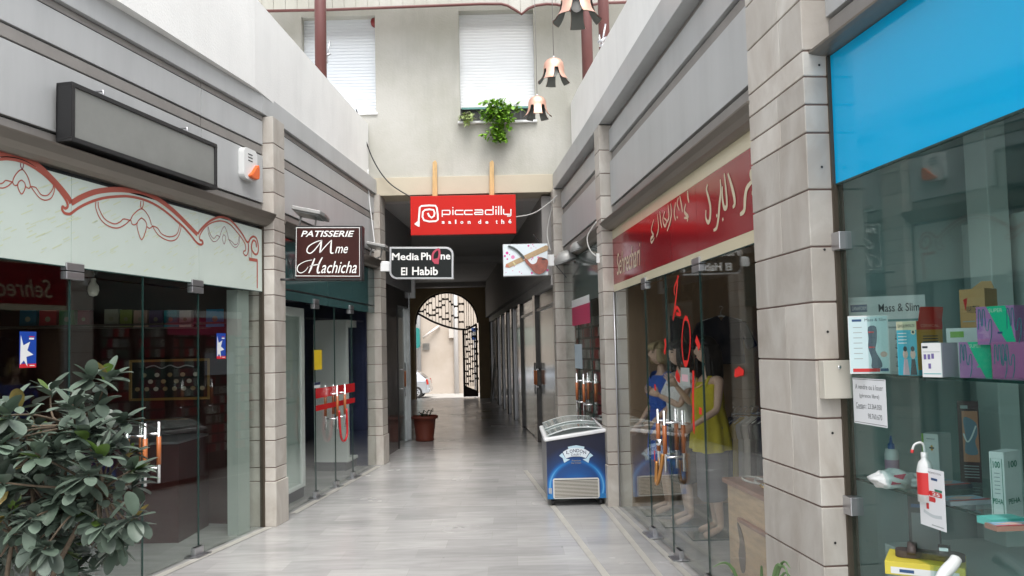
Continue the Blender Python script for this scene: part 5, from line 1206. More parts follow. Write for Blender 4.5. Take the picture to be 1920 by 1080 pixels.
# ------------------------------------------------------------------ mannequins
SKIN = M('mannequin_skin', (.62, .43, .33), .35, 0, .5)
def mannequin(label, gx, gy, yaw, pose, hair, outfit, hgt=1.0):
    o = thing('mannequin', label, 'mannequin', (gx, gy, 0), 'shop window mannequins')
    Rm = Matrix.Rotation(yaw, 4, 'Z'); T = lambda p: V((gx, gy, 0)) + (Rm @ V(p)) * hgt
    # local: faces -Y, her left is +X
    sk = {}; E = []; rad = []; P = []
    def nd(k, p, r): sk[k] = len(P); P.append(V(p)); rad.append(r)
    nd('pelvis', (0, .01, .93), (.150, .105)); nd('waist', (0, 0, 1.07), (.108, .085)); nd('chest', (0, -.012, 1.22), (.128, .10)); nd('upper', (0, .005, 1.33), (.125, .075)); nd('neck', (0, .012, 1.42), (.045, .045)); nd('neck2', (0, .0, 1.50), (.045, .047))
    for a, b in (('pelvis', 'waist'), ('waist', 'chest'), ('chest', 'upper'), ('upper', 'neck'), ('neck', 'neck2')): E.append((sk[a], sk[b]))
    for s, n in ((1, 'l'), (-1, 'r')):
        sh = (s * .165, .012, 1.345); el, wr = pose[n]
        nd('sh' + n, sh, (.045, .045)); nd('ua' + n, tuple((V(sh) + V(el)) / 2), (.038, .038)); nd('el' + n, el, (.032, .032)); nd('fa' + n, tuple(V(el).lerp(V(wr), .4)), (.031, .031)); nd('wr' + n, wr, (.021, .024))
        for a, b in (('upper', 'sh'), ('sh', 'ua'), ('ua', 'el'), ('el', 'fa'), ('fa', 'wr')): E.append((sk[a + (n if a != 'upper' else '')], sk[b + n]))
        kn, an, to = pose['leg' + n]
        nd('hp' + n, (s * .085, .0, .84), (.085, .085)); nd('th' + n, tuple(V((s * .085, 0, .84)).lerp(V(kn), .5)), (.070, .072)); nd('kn' + n, kn, (.047, .05)); nd('cf' + n, tuple(V(kn).lerp(V(an), .35) + V((0, .012, 0))), (.046, .05)); nd('an' + n, an, (.028, .03)); nd('ft' + n, tuple(V(an).lerp(V(to), .6)), (.033, .026)); nd('to' + n, to, (.030, .015))
        for a, b in (('pelvis', 'hp'), ('hp', 'th'), ('th', 'kn'), ('kn', 'cf'), ('cf', 'an'), ('an', 'ft'), ('ft', 'to')): E.append((sk[a + (n if a != 'pelvis' else '')], sk[b + n]))
    me = bpy.data.meshes.new('skeleton'); me.from_pydata([p for p in P], E, []); ob = bpy.data.objects.new('skeleton', me); COL.objects.link(ob)
    sm = ob.modifiers.new('s', 'SKIN'); sm.use_smooth_shade = True; sm.branch_smoothing = .4
    ob.modifiers.new('d', 'SUBSURF').levels = 2
    for i, r in enumerate(rad): me.skin_vertices[0].data[i].radius = r; me.skin_vertices[0].data[i].use_root = (i == 0)
    dg = bpy.context.evaluated_depsgraph_get(); em = bpy.data.meshes.new_from_object(ob.evaluated_get(dg))
    m = MB(); m.add([T(v.co) for v in em.vertices], [tuple(p.vertices) for p in em.polygons], SKIN, True)
    bpy.data.objects.remove(ob); bpy.data.meshes.remove(em)
    hd = V((0, -.02, 1.60))
    def face(p, q):
        x, y, z = q
        fr_ = max(0, -p.y)
        if z < 0: q = V((x * (1 + z * 3.2), y * (1 + z * 1.2) - .012 * fr_ * (z < -.05), z))
        if fr_ > .6:
            q.y -= .024 * math.exp(-((x / .013) ** 2)) * math.exp(-(((z + .018) / .022) ** 2)) + .010 * math.exp(-((x / .012) ** 2)) * math.exp(-(((z - .005) / .02) ** 2))
            q.y += .010 * math.exp(-(((abs(x) - .032) / .016) ** 2)) * math.exp(-(((z - .012) / .011) ** 2))
            q.y -= .009 * math.exp(-((x / .020) ** 2)) * math.exp(-(((z + .058) / .009) ** 2)) + .008 * math.exp(-((x / .018) ** 2)) * math.exp(-(((z + .092) / .013) ** 2))
        return Rm.to_3x3() @ q * hgt
    m.ball(T(hd), .073, .090, .112, SKIN, 36, 30, face)
    for s in (1, -1): m.ball(T(hd + V((s * .073, .01, -.005))), .012, .022, .032, SKIN, 8, 6)
    # hands: palm, four unequal bent fingers, thumb from the side of the palm
    for s, n in ((1, 'l'), (-1, 'r')):
        el, wr = V(pose[n][0]), V(pose[n][1]); d = (wr - el).normalized(); pd = V(pose.get('palm' + n, (-s, 0, 0))); sd = d.cross(pd)
        if sd.length < .1: sd = d.orthogonal()
        sd.normalize(); pn = sd.cross(d).normalized()
        pal = []
        for t, w_, h_ in ((-.01, .020, .016), (.02, .030, .016), (.055, .038, .014), (.082, .036, .011)):
            pal.append([T(wr + d * t + sd * (cos(a) * w_) + pn * (sin(a) * h_)) for a in [2 * pi * k / 12 for k in range(12)]])
        m.loft(pal, SKIN)
        for k, (off, L_) in enumerate(((-.027, .062), (-.009, .074), (.009, .070), (.026, .054))):
            b = wr + d * .076 + sd * off; d1 = (d + pn * -.25 + sd * off * 3).normalized(); d2 = (d + pn * -.6).normalized(); d3 = (d + pn * -.95).normalized()
            q = [b, b + d1 * L_ * .42, b + d1 * L_ * .42 + d2 * L_ * .33, b + d1 * L_ * .42 + d2 * L_ * .33 + d3 * L_ * .25]
            m.tube([T(x) for x in q], [.0088, .0082, .0072, .005], SKIN, 8)
        b = wr + d * .022 - sd * .026; q = [b, b + (d * .6 - sd * .8).normalized() * .03, b + (d * .6 - sd * .8).normalized() * .03 + (d * .9 - sd * .3 - pn * .3).normalized() * .032]
        m.tube([T(x) for x in q], [.011, .0095, .006], SKIN, 8)
    m.build('body', o)
    f = MB(); LIP = M('lip_paint', (.35, .09, .08), .35); EYE_ = M('eye_paint', (.03, .025, .02), .3)
    for s in (1, -1):
        f.ball(T(hd + V((s * .031, -.074, .012))), .013, .008, .006, EYE_, 10, 6); f.tube([T(hd + V((s * .016, -.081, .030))), T(hd + V((s * .032, -.079, .035))), T(hd + V((s * .048, -.066, .030)))], .0025, EYE_, 5)
    f.ball(T(hd + V((0, -.083, -.058))), .019, .008, .006, LIP, 10, 6); f.build('face_paint', o)
    # hair
    HM = M('hair_' + hair[0], hair[1], .5, 0, .4, var=.35, vs=40, stretch=(1, 1, .15)); h_ = MB(); long_ = hair[2]
    def cap(p, q):
        if p.y < -.45 and p.z < .25: q = q * .80
        return Rm.to_3x3() @ q * hgt
    h_.ball(T(hd + V((0, .012, .018))), .086, .102, .112, HM, 28, 20, cap)
    rr = random.Random(3)
    for k in range(44):
        a = radians(-62 + k * 304 / 43 + 0) ; a = radians(-30) + (2 * pi - radians(120)) * k / 43
        x, y = cos(a), sin(a)
        if y < -.55: continue
        L_ = long_ * rr.uniform(.85, 1.1); p = hd + V((x * .078, y * .092 + .012, .05)); q = [p, hd + V((x * .098, y * .108 + .015, -.05)), hd + V((x * .105, y * .115 + .02, -.05 - L_ * .5)), hd + V((x * .09 + rr.uniform(-.02, .02), y * .10 + .03, -.05 - L_))]
        h_.tube([T(v) for v in smo(q, 4)], [.012, .016, .019, .020, .020, .020, .019, .018, .016, .013, .010, .006, .003][:len(smo(q, 4))], HM, 6)
    for k in range(11):
        x = -.06 + .012 * k; h_.tube([T(hd + V((x * .8, -.03, .108))), T(hd + V((x, -.082, .075))), T(hd + V((x * 1.05, -.092, .040 - .01 * abs(k - 5) / 5)))], [.013, .012, .005], HM, 6)
    h_.build('hair', o)
    # clothes: rings (z, rx, ry, cy) lofted with folds
    for nm, mt, rings, folds, amp in outfit:
        c = MB(); R = []
        for i, (z, rx, ry, cy_) in enumerate(rings):
            k_ = i / (len(rings) - 1)
            R.append([T(V((cos(t) * (rx + amp * k_ * sin(folds * t + z * 3)), cy_ + sin(t) * (ry + amp * k_ * sin(folds * t + z * 3)), z + .012 * k_ * sin(2 * t)))) for t in [2 * pi * q / 40 for q in range(40)]])
        c.loft(R, mt, cap=False); 
        c.build(nm, o)
    return o, T
def straps(o, T, mt):
    c = MB()
    for s in (1, -1): c.tube([T((s * .085, -.09, 1.26)), T((s * .10, -.05, 1.375)), T((s * .10, .03, 1.385)), T((s * .085, .075, 1.30))], .014, mt, 6)
    c.build('strap', o)
LEG = {'legl': ((.085, -.03, .48), (.09, .02, .085), (.10, -.15, .03)), 'legr': ((-.085, .02, .48), (-.09, .07, .085), (-.11, -.09, .03))}
YD = M('mustard_cloth', (.50, .43, .025), .75, var=.12, vs=14); GD_ = M('grey_skirt', (.12, .12, .14), .8); BD = M('royal_blue_cloth', (.025, .10, .45), .7, var=.12, vs=14); WB = M('white_blouse', (.82, .84, .84), .8, var=.08, vs=20); BK = M('black_cloth', (.015, .015, .017), .8)
yaw0 = -pi / 2 + .25
po = dict(LEG); po.update(l=((.24, -.06, 1.10), (.22, -.27, .98)), r=((-.25, -.05, 1.12), (-.20, -.22, 1.30)), palml=(-1, 0, 0), palmr=(1, 0, 0))
m1, T1 = mannequin('mannequin in mustard yellow tunic with long black hair and a gold necklace', 1.70, 7.0, yaw0, po, ('black', (.008, .007, .007), .30),
    [('tunic', YD, [(1.33, .122, .088, .0), (1.27, .148, .118, -.01), (1.2, .152, .135, -.02), (1.08, .150, .130, -.01), (.95, .172, .145, 0), (.82, .185, .16, 0), (.74, .192, .165, 0)], 9, .020), ('skirt', GD_, [(.95, .16, .125, .01), (.75, .165, .13, .01), (.5, .15, .125, .0), (.32, .145, .12, .0)], 5, .008)], 1.0)
straps(m1, T1, YD)
c = MB(); GOLD = M('gold_beads', (.80, .55, .22), .25, .9)
for k in range(19):
    t = -1.25 + 2.5 * k / 18; c.ball(T1((sin(t) * .085, -.045 - .075 * cos(t), 1.375 - .095 * cos(t) ** 1)), .011, .011, .011, GOLD, 8, 5)
c.build('necklace', m1)
po2 = dict(LEG); po2.update(l=((.23, -.02, 1.08), (.19, -.20, .92)), r=((-.23, .0, 1.08), (-.25, -.14, .88)))
m2, T2 = mannequin('mannequin in royal blue dress with short fair hair, farthest from the photographer', 1.47, 8.0, yaw0, po2, ('fair', (.34, .27, .15), .06),
    [('dress', BD, [(1.38, .155, .075, .01), (1.30, .165, .115, -.005), (1.2, .15, .13, -.02), (1.06, .135, .11, 0), (.92, .175, .135, .01), (.7, .19, .15, .01), (.55, .195, .155, .01)], 8, .018)], .985)
c = MB()
for s in (1, -1): c.loft([[T2(V((s * .15, .01, 1.36)) + V((s * .09 * t, 0, -.13 * t)) + V((0, cos(a) * (.068 + .012 * t), sin(a) * (.062 + .01 * t)))) for a in [2 * pi * q / 16 for q in range(16)]] for t in (0, .5, 1)], BD, cap=False)
c.build('sleeve', m2)
po3 = dict(LEG); po3.update(l=((.21, -.12, 1.12), (.10, -.28, 1.22)), r=((-.22, .02, 1.08), (-.24, -.12, .88)))
m3, T3 = mannequin('dark haired mannequin in white blouse and black skirt, standing between the other two', 1.56, 7.50, yaw0, po3, ('dark', (.02, .014, .010), .12),
    [('blouse', WB, [(1.38, .15, .075, .01), (1.30, .165, .118, -.005), (1.2, .16, .135, -.02), (1.06, .15, .12, 0), (.92, .185, .145, .01)], 6, .012), ('skirt', BK, [(.97, .165, .13, .01), (.75, .18, .14, .01), (.5, .17, .13, .01), (.4, .165, .125, .01)], 5, .01)], .985)
c = MB()
for s in (1, -1): c.loft([[T3(V((s * .15, .01, 1.36)) + V((s * .075 * t, -.03 * t, -.15 * t)) + V((0, cos(a) * (.068 + .018 * t), sin(a) * (.062 + .012 * t)))) for a in [2 * pi * q / 16 for q in range(16)]] for t in (0, .5, 1)], WB, cap=False)
c.build('sleeve', m3)
for (x, y), lb in (((1.70, 7.0), 'flat glass base plate under the mustard yellow mannequin'), ((1.47, 8.0), 'flat glass base plate under the blue dressed mannequin'), ((1.56, 7.5), 'flat glass base plate under the white bloused mannequin')):
    m = MB(); m.wbox(x - .22, x + .16, y - .17, y + .17, .002, .012, GLG); m.wbox(x - .222, x - .22, y - .17, y + .17, .002, .012, GLE); m.wbox(x - .222, x + .162, y - .172, y - .17, .002, .012, GLE); m.thing('base_plate', lb, 'base plate', 'glass plates under the mannequins')

# clothes on hangers at the back, garment rack
def hung(px, py, Y, w_, h_, mt, label, grp, hang=WHITE, sleeves=True, yaw=0):
    c = D(px, py, Y); f = fr3(c, (cos(yaw), sin(yaw), 0), (0, 0, 1)); o = thing('hung_garment', label, 'clothing', c, grp)
    m = MB(); s_ = [(-.04, 0), (-w_ * .5, -.07), (-w_ * .72, -.32) if sleeves else (-w_ * .5, -.12), (-w_ * .52, -.36) if sleeves else (-w_ * .45, -.2), (-w_ * .42, -.2), (-w_ * .46, -h_), (w_ * .46, -h_), (w_ * .42, -.2), (w_ * .52, -.36) if sleeves else (w_ * .45, -.2), (w_ * .72, -.32) if sleeves else (w_ * .5, -.12), (w_ * .5, -.07), (.04, 0), (0, -.06)]
    m.poly(f, s_, -.03, .03, mt); m.build('cloth', o, bevel=.012)
    m = MB(); m.tube([f.P(0, .0, 0), f.P(-w_ * .42, -.055, 0)], .008, hang, 6); m.tube([f.P(0, .0, 0), f.P(w_ * .42, -.055, 0)], .008, hang, 6); m.tube(smo([f.P(0, 0, 0), f.P(0, .05, 0), f.P(.025, .08, 0), f.P(0, .10, 0), f.P(-.02, .085, 0)], 4), .004, CHROME, 5); m.build('hanger', o)
HG = 'dark clothes hanging at the back of the clothes shop'
hung(1248, 590, 8.42, .42, .62, BK, 'black top on a pale hanger behind the blue dressed mannequin', HG)
hung(1352, 592, 8.3, .5, .5, M('dark_navy_cloth', (.012, .015, .03), .8), 'dark navy top with wide sleeves behind the black haired mannequin', HG)
rk = thing('garment_rack', 'low chrome rail with clothes at the back right of the clothes shop', 'rack', (2.9, 8.0, 0))
m = MB(); ra, rb = D(1372, 775, 7.9), D(1450, 775, 7.2); m.tube([ra, rb], .014, CHROME)
for p in (ra, rb): m.tube([(p.x, p.y, .01), p], .014, CHROME)
m.build('rail', rk)
for i, (c_, lb) in enumerate((((.02, .02, .03), 'black'), ((.05, .07, .12), 'slate blue'), ((.45, .33, .05), 'mustard'), ((.5, .5, .48), 'pale grey'), ((.55, .53, .5), 'off white'), ((.04, .03, .05), 'dark plum'), ((.12, .12, .13), 'charcoal'))):
    p = ra.lerp(rb, (i + .5) / 7); f_ = D(960, 540, 5); d_ = ray(0, 0)
    px_ = 960 + FPX * (p - CAM).dot(cR) / (p - CAM).dot(cF); py_ = 540 + SY - FPX * (p - CAM).dot(cU) / (p - CAM).dot(cF)
    hung(px_, py_ + 6, p.y, .36, .62, M('garment_' + lb.replace(' ', '_'), c_, .8), lb + ' garment hanging on the low chrome rail', 'clothes on the low rail', sleeves=False, yaw=.5)

# wooden chest with bead strings
CH = M('honey_pine', (.56, .38, .235), .45, var=.22, vs=5, stretch=(6, 1, 6)); CHT = M('dark_pine_edge', (.30, .15, .11), .4, var=.2, vs=6)
fc_ = Fr((1.515, 5.80), (1.515 + .083 * 1.2, 4.60)); ch = thing('wooden_chest', 'honey coloured wooden chest just inside the clothes shop glass by the pillar', 'chest', fc_.P(.5, 0, -.25))
m = MB(); m.box(fc_, 0, 1.15, .03, .66, -.5, 0, CH); m.build('carcass', ch, bevel=.006)
m = MB(); m.box(fc_, -.03, 1.18, .66, .695, -.52, .03, CHT); m.build('top', ch, bevel=.008)
m = MB(); m.box(fc_, .25, .9, .44, .465, 0, .03, CHT); m.box(fc_, .25, .9, .10, .44, 0, .006, CH); m.build('door', ch, bevel=.004)
m = MB(); m.poly(fc_, smo([(.20, .42), (.24, .30), (.21, .2), (.25, .1), (.31, .12), (.33, .25), (.29, .36)], 4, True), .006, .012, M('carved_motif', (.14, .10, .085), .5)); m.build('carving', ch)
BEAD = M('silver_beads', (.75, .74, .70), .25, .6)
for k, (u, n_, r1, r2) in enumerate(((.20, -.13, .16, .07), (.34, -.16, .17, .06), (.5, -.12, .13, .05))):
    m = MB(); 
    for i in range(46): a = 2 * pi * i / 46; m.ball(fc_.P(u + r1 * cos(a), .7035, n_ + r2 * sin(a)), .0085, .0085, .0085, GOLD if k == 2 else BEAD, 7, 5)
    m.thing('bead_string', ('silver bead string nearest the edge of the wooden chest', 'silver bead string in the middle of the chest top', 'gold bead string lying on the chest beside the pillar')[k], 'necklace', 'bead strings on the chest')

# ------------------------------------------------------------------ inside the pastry shop
Yb = 8.12
def backpanel(px0, py0, px1, py1, Y):
    a, b = D(px0, py1, Y), D(px1, py1, Y); f = fr3(a, (b.x - a.x, b.y - a.y, 0), (0, 0, 1)); return f, (b - a).length, D(px0, py0, Y).z - a.z
f, w, h = backpanel(243, 675, 394, 752, 8.0)
mb_ = thing('menu_board', 'framed dark board picturing small cakes on the back wall of the pastry shop', 'menu board', f.P(w / 2, 0, 0))
m = MB()
for q in ((0, w, 0, .025), (0, w, h - .025, h), (0, .025, .025, h - .025), (w - .025, w, .025, h - .025)): m.box(f, *q, -.02, .015, M('gold_frame', (.30, .17, .05), .4, .3))
m.build('frame', mb_, bevel=.004)
m = MB(); m.box(f, .02, w - .02, .02, h - .02, -.015, .0, M('board_black', (.02, .018, .018), .3))
for i, (n_, y_) in enumerate(((5, .62), (4, .46), (8, .28))):
    for j in range(n_): m.disc(f, w * (.5 + (j - (n_ - 1) / 2) * (.16 if n_ < 6 else .115)), h * y_, .022, .001, M('cake_%d' % ((i + j) % 3), ((.35, .28, .18), (.45, .42, .35), (.30, .20, .10))[(i + j) % 3], .6), 10, .026)
m.ribbon(f, smo([(w * .2, h * .8), (w * .3, h * .85), (w * .4, h * .78), (w * .5, h * .85), (w * .6, h * .79), (w * .7, h * .84), (w * .8, h * .8)], 5), .012, .001, M('chalk_grey', (.3, .3, .3), .7)); m.build('board', mb_)
shf = MB(); a, b = D(-60, 614, 7.95), D(440, 614, 8.0); shf.tube([a, b], .012, M('shelf_dark', (.08, .06, .05), .5), 6); a.z -= .0; shf.wbox(a.x, b.x, 7.9, 8.12, a.z - .02, a.z, M('shelf_dark', (.08, .06, .05), .5)); shf.thing('wall_shelf', 'long dark shelf carrying gift bags at the back of the pastry shop', 'shelf')
for i, (x0, x1, y0, c_, lb) in enumerate(((36, 68, 582, (.02, .10, .16), 'dark blue'), (73, 106, 582, (.35, .03, .04), 'red'), (110, 140, 582, (.05, .16, .06), 'green'), (145, 168, 582, (.22, .05, .07), 'dull red'), (195, 222, 580, (.30, .28, .22), 'cream printed'), (224, 248, 581, (.20, .22, .05), 'olive printed'), (250, 276, 582, (.42, .27, .22), 'salmon'), (279, 305, 582, (.10, .06, .12), 'plum'), (307, 333, 582, (.0, .20, .25), 'turquoise'), (336, 358, 582, (.5, .4, .37), 'pink edged white'), (386, 420, 580, (.0, .22, .45), 'bright blue'))):
    f, w, h = backpanel(x0, y0, x1, 613, 7.95); m = MB(); m.poly(f, [(0, .0), (w, 0), (w * .97, h), (w * .03, h)], -.08, 0, M('bag_' + lb.replace(' ', '_'), c_, .5)); m.disc(f, w / 2, h * .45, w * .16, .002, M('bag_print', (.25, .22, .15), .5), 10); m.thing('gift_bag', lb + ' gift bag on the back shelf of the pastry shop', 'gift bag', 'gift bags on the pastry shop shelf')
    if i in (8, 9): pass
f, w, h = backpanel(215, 795, 335, 900, 7.2)
dc = thing('cake_counter', 'curved glass cake counter with dark red base inside the pastry shop', 'counter', f.P(w / 2, 0, -.3))
m = MB(); m.box(f, -.3, w, 0.0 - f.o.z + .0, h * .62, -.7, 0, M('dark_red_lacquer', (.045, .010, .009), .3)); m.box(f, -.3, w, h * .62, h * .66, -.7, .02, STEEL); m.build('base', dc)
m = MB(); pr = smo([(0, h * .66), (.02, h * .82), (-.12, h * 1.0), (-.45, h * 1.06)], 5); m.add([f.P(u, v, n) for u in (-.3, w) for n, v in pr], [(i, i + 1, len(pr) + i + 1, len(pr) + i) for i in range(len(pr) - 1)], GL); m.build('curved_glass', dc)
for x in (303, 390): pass
m = MB(); p = D(175, 520, 6.6); m.lathe((p.x, p.y, p.z - .16), [(0, 0), (.03, .01), (.045, .05), (.04, .09), (.02, .12), (.02, .15)], M('warm_bulb', (.65, .62, .55), .3), 16); m.tube([(p.x, p.y, p.z - .02), (p.x, p.y, 2.95)], .006, BLACK); m.thing('hanging_bulb', 'frosted bulb hanging behind the pastry shop door', 'bulb')

# ------------------------------------------------------------------ pharmacy window display
Z1, Z2 = 1.5125, 1.0425
def item(px0, px1, ptop, Y, dep, zs, name, label, cat, mats, prn=None, yaw=0.0, group=None, px2=None):
    a = D(px0, 700, Y); a.z = zs; zt = D((px0 + px1) / 2, ptop, Y).z; h = max(.01, zt - zs); k_ = a.x / a.y
    yaw = radians(-58) if px2 else -atan2(k_, 1) - .02
    w = (px1 - px0) * Y / FPX / (cos(yaw) - k_ * sin(yaw)); f = fr3(a, (cos(yaw), sin(yaw), 0), (0, 0, 1))
    if px2: dep = (px2 - px1) * Y / FPX / (-sin(yaw) - k_ * cos(yaw))
    m = MB(); m.box(f, 0, w, 0, h, -dep, 0, mats[0]); 
    if len(mats) > 1: m.box(f, w, w + .0008, .0, h, -dep, 0, mats[1])
    if prn: prn(m, f, w, h, dep)
    return m.thing(name, label, cat, group)
C_ = lambda n, c, r=.35: M('print_' + n, c, r)
WBX = C_('white', (.68, .70, .69)); PRP = C_('purple', (.38, .16, .36)); GRN = C_('green', (.0, .46, .24)); KR = C_('kraft', (.50, .30, .13)); INK = C_('ink', (.03, .04, .05)); TQ = C_('turq', (.05, .40, .52)); PALEB = C_('paleblue', (.55, .70, .72)); RED_ = C_('red', (.55, .03, .03)); NVY = C_('navy', (.02, .07, .18)); AMB = C_('amber', (.55, .30, .04)); SKN = C_('skin', (.62, .42, .36)); GYL = C_('greyline', (.33, .37, .37)); LG = C_('limegreen', (.22, .42, .08))
def p_big(m, f, w, h, d):
    m.box(f, .05 * w + .015, .30 * w, h * .80, h * .90, 0, .001, NVY); m.text(f, 'LANAFORM', .07 * w + .015, .29 * w, h * .825, h * .875, .0014, WBX); m.text(f, 'Mass & Slim', .44 * w, .93 * w, h * .79, h * .90, .001, INK, bold=.01); m.box(f, 0, w, h * .66, h * .69, 0, .001, C_('teal_line', (.12, .28, .28))); m.ribbon(f, [(.45 * w, h * .58), (.92 * w, h * .58)], .008, .001, GYL)
    for k in range(4): m.disc(f, .72 * w, h * (.46 - .12 * k), h * .06, .001, C_('paletorso', (.42, .46, .45)), 14, w * .10); m.ribbon(f, smo([(.62 * w, h * (.43 - .12 * k)), (.72 * w, h * (.40 - .12 * k)), (.82 * w, h * (.43 - .12 * k))], 4), .004, .0014, INK)
item(1586, 1735, 557, 3.70, .10, Z1, 'massage_box', 'wide white box printed Mass & Slim at the back of the top shelf', 'box', [WBX], p_big)
def p_leg(m, f, w, h, d):
    m.box(f, .02 * w, .98 * w, .02 * h, .98 * h, 0, .0006, PALEB); m.box(f, .1 * w, .34 * w, .90 * h, .94 * h, .0006, .001, NVY); m.text(f, 'Mass & Slim', .42 * w, .95 * w, .90 * h, .95 * h, .001, INK); m.box(f, .08 * w, .75 * w, .03 * h, .09 * h, .0006, .001, RED_); m.box(f, .76 * w, .96 * w, .04 * h, .09 * h, .0006, .001, NVY)
    m.poly(f, smo([(.5 * w, .80 * h), (.70 * w, .80 * h), (.70 * w, .55 * h), (.66 * w, .4 * h), (.80 * w, .2 * h), (.78 * w, .1 * h), (.55 * w, .1 * h), (.56 * w, .25 * h), (.48 * w, .45 * h), (.5 * w, .6 * h)], 3, True), .001, None, C_('legnavy', (.05, .07, .11)))
    for y in (.70, .44): m.box(f, .50 * w, .64 * w, y * h, (y + .025) * h, .0012, .0016, RED_)
    for k in range(7): m.ribbon(f, [(.12 * w, (.8 - .09 * k) * h), (.34 * w, (.8 - .09 * k) * h)], .003, .001, GYL)
    m.disc(f, .86 * w, .33 * h, .05 * h, .001, SKN, 12, .09 * w)
item(1594, 1668, 592, 3.42, .05, Z1, 'leg_massager_box', 'pale blue box picturing a dark leg wrap, front left of the top shelf', 'box', [WBX], p_leg, -.06)
def p_face(m, f, w, h, d):
    m.box(f, 0, w, 0, h * .84, 0, .0006, TQ); m.text(f, 'CERVICAL IMMOBILIZER', .06 * w, .94 * w, .89 * h, .945 * h, .001, INK); m.disc(f, .84 * w, .80 * h, .05 * h, .001, C_('cream', (.62, .58, .40)), 12, .12 * w); m.disc(f, .84 * w, .80 * h, .028 * h, .0014, INK, 10, .06 * w)
    for x, y, c in ((.40, .22, SKN), (.78, .22, WBX)): m.disc(f, x * w, (y + .17) * h, .085 * h, .001, SKN, 14, .13 * w); m.disc(f, x * w, (y + .27) * h, .05 * h, .0012, INK, 12, .10 * w); m.poly(f, [((x - .16) * w, .01 * h), ((x + .18) * w, .01 * h), ((x + .10) * w, .30 * h), ((x - .08) * w, .30 * h)], .0009, None, INK if x > .6 else C_('pinktop', (.6, .4, .45)))
    for k in range(4): m.ribbon(f, [(.06 * w, (.78 - .06 * k) * h), (.5 * w, (.78 - .06 * k) * h)], .004, .001, WBX)
def p_amb(m, f, w, h, d):
    m.box(f, 0, w, h * .84, h, 0, .0006, RED_); m.box(f, .2 * w, .85 * w, .35 * h, .62 * h, 0, .0006, C_('greyblue', (.35, .42, .45))); m.text(f, 'CERVICAL', .15 * w, .85 * w, .89 * h, .94 * h, .001, C_('pinkish', (.7, .35, .3))); m.box(f, 0, w, 0, .1 * h, 0, .0006, TQ)
    for k in range(3): m.ribbon(f, [(.22 * w, (.72 - .05 * k) * h), (.8 * w, (.72 - .05 * k) * h)], .004, .001, INK)
    fl = fr3(f.P(.1 * w, h, -.002), f.u, V((.22, .1, 1))); m.poly(fl, rrect(0, w * .9, 0, .058, .008, 3, (1, 1, 0, 0)), -.001, .001, RED_)
def p_neck(m, f, w, h, d):
    p_face(m, f, w, h, d); p_amb(m, fr3(f.P(w + .0012, 0, 0), -f.n, f.v), d, h, w)
item(1685, 1721, 603, 3.18, .09, Z1, 'neck_brace_box', 'tall turquoise and amber box with an open red flap and two faces printed', 'box', [C_('cream', (.62, .58, .40)), AMB], p_neck, px2=1771)
def p_wh(m, f, w, h, d):
    m.box(f, .05 * w, .32 * w, .85 * h, .91 * h, 0, .0008, INK)
    for x, y in ((.1, .52), (.30, .52), (.49, .54), (.32, .25)): m.box(f, x * w, (x + .13) * w, y * h, (y + .15) * h, 0, .0008, C_('violet', (.15, .12, .30)))
    m.ribbon(f, [(.08 * w, .74 * h), (.92 * w, .74 * h)], .002, .0006, GYL); m.ribbon(f, [(.05 * w, .1 * h), (.95 * w, .1 * h)], .003, .0006, C_('aqua', (.1, .4, .42)))
item(1730, 1766, 643, 2.98, .15, Z1, 'small_white_box', 'small white box with four dark squares at the front of the top shelf', 'box', [WBX, C_('lilacgrey', (.48, .47, .52))], p_wh, px2=1797)
def p_glv(flip):
    def g(m, f, w, h, d):
        if flip < 2:
            m.poly(f, smo([(.28 * w, h), (.52 * w, .5 * h), (.80 * w, 0)], 5) + [(w, 0)] + ([(w, .0), (w, .1 * h)] + smo([(.96 * w, .2 * h), (.88 * w, .6 * h), (.78 * w, h)], 4) if flip == 0 else [(w, h)]), .0006, None, GRN)
            m.text(f, 'SUPER', .34 * w, .70 * w, .84 * h, .94 * h, .001, C_('lightgreen', (.5, .65, .5)))
            m.box(f, .55 * w, .68 * w, .28 * h, .33 * h, .0008, .0012, NVY if flip == 0 else GRN)
        OUT = C_('tealline', (.02, .16, .19))
        for ox in ((.05, .80) if flip == 0 else (.08, .30) if flip == 2 else (.04,)):
            m.ribbon(f, smo([(ox * w, .40 * h), ((ox + .015) * w, .86 * h), ((ox + .045) * w, .93 * h), ((ox + .07) * w, .84 * h), ((ox + .085) * w, .52 * h), ((ox + .11) * w, .52 * h), ((ox + .125) * w, .86 * h), ((ox + .155) * w, .93 * h), ((ox + .18) * w, .84 * h), ((ox + .20) * w, .42 * h), ((ox + .25) * w, .36 * h)], 4), .003, .001, OUT); m.ribbon(f, smo([((ox + .25) * w, .36 * h), ((ox + .29) * w, .60 * h), ((ox + .33) * w, .66 * h), ((ox + .355) * w, .56 * h), ((ox + .34) * w, .25 * h), ((ox + .28) * w, .02 * h)], 4), .003, .001, OUT)
    return g
GG = 'purple and green glove boxes on the top pharmacy shelf'
item(1800, 1859, 641, 2.86, .10, Z1, 'glove_box', 'lower left purple and green box of gloves, under the stacked one', 'box', [PRP], p_glv(1), 0, GG)
item(1861, 1925, 641, 2.75, .10, Z1, 'glove_box', 'lower right purple box of gloves at the edge of the photo', 'box', [C_('magenta', (.36, .10, .26))], p_glv(2), .1, GG)
q = item(1836, 1905, 575, 2.82, .12, Z1 + .116, 'glove_box', 'purple and green box of gloves stacked on top of the other two', 'box', [PRP], p_glv(0), 0, GG, 1925)
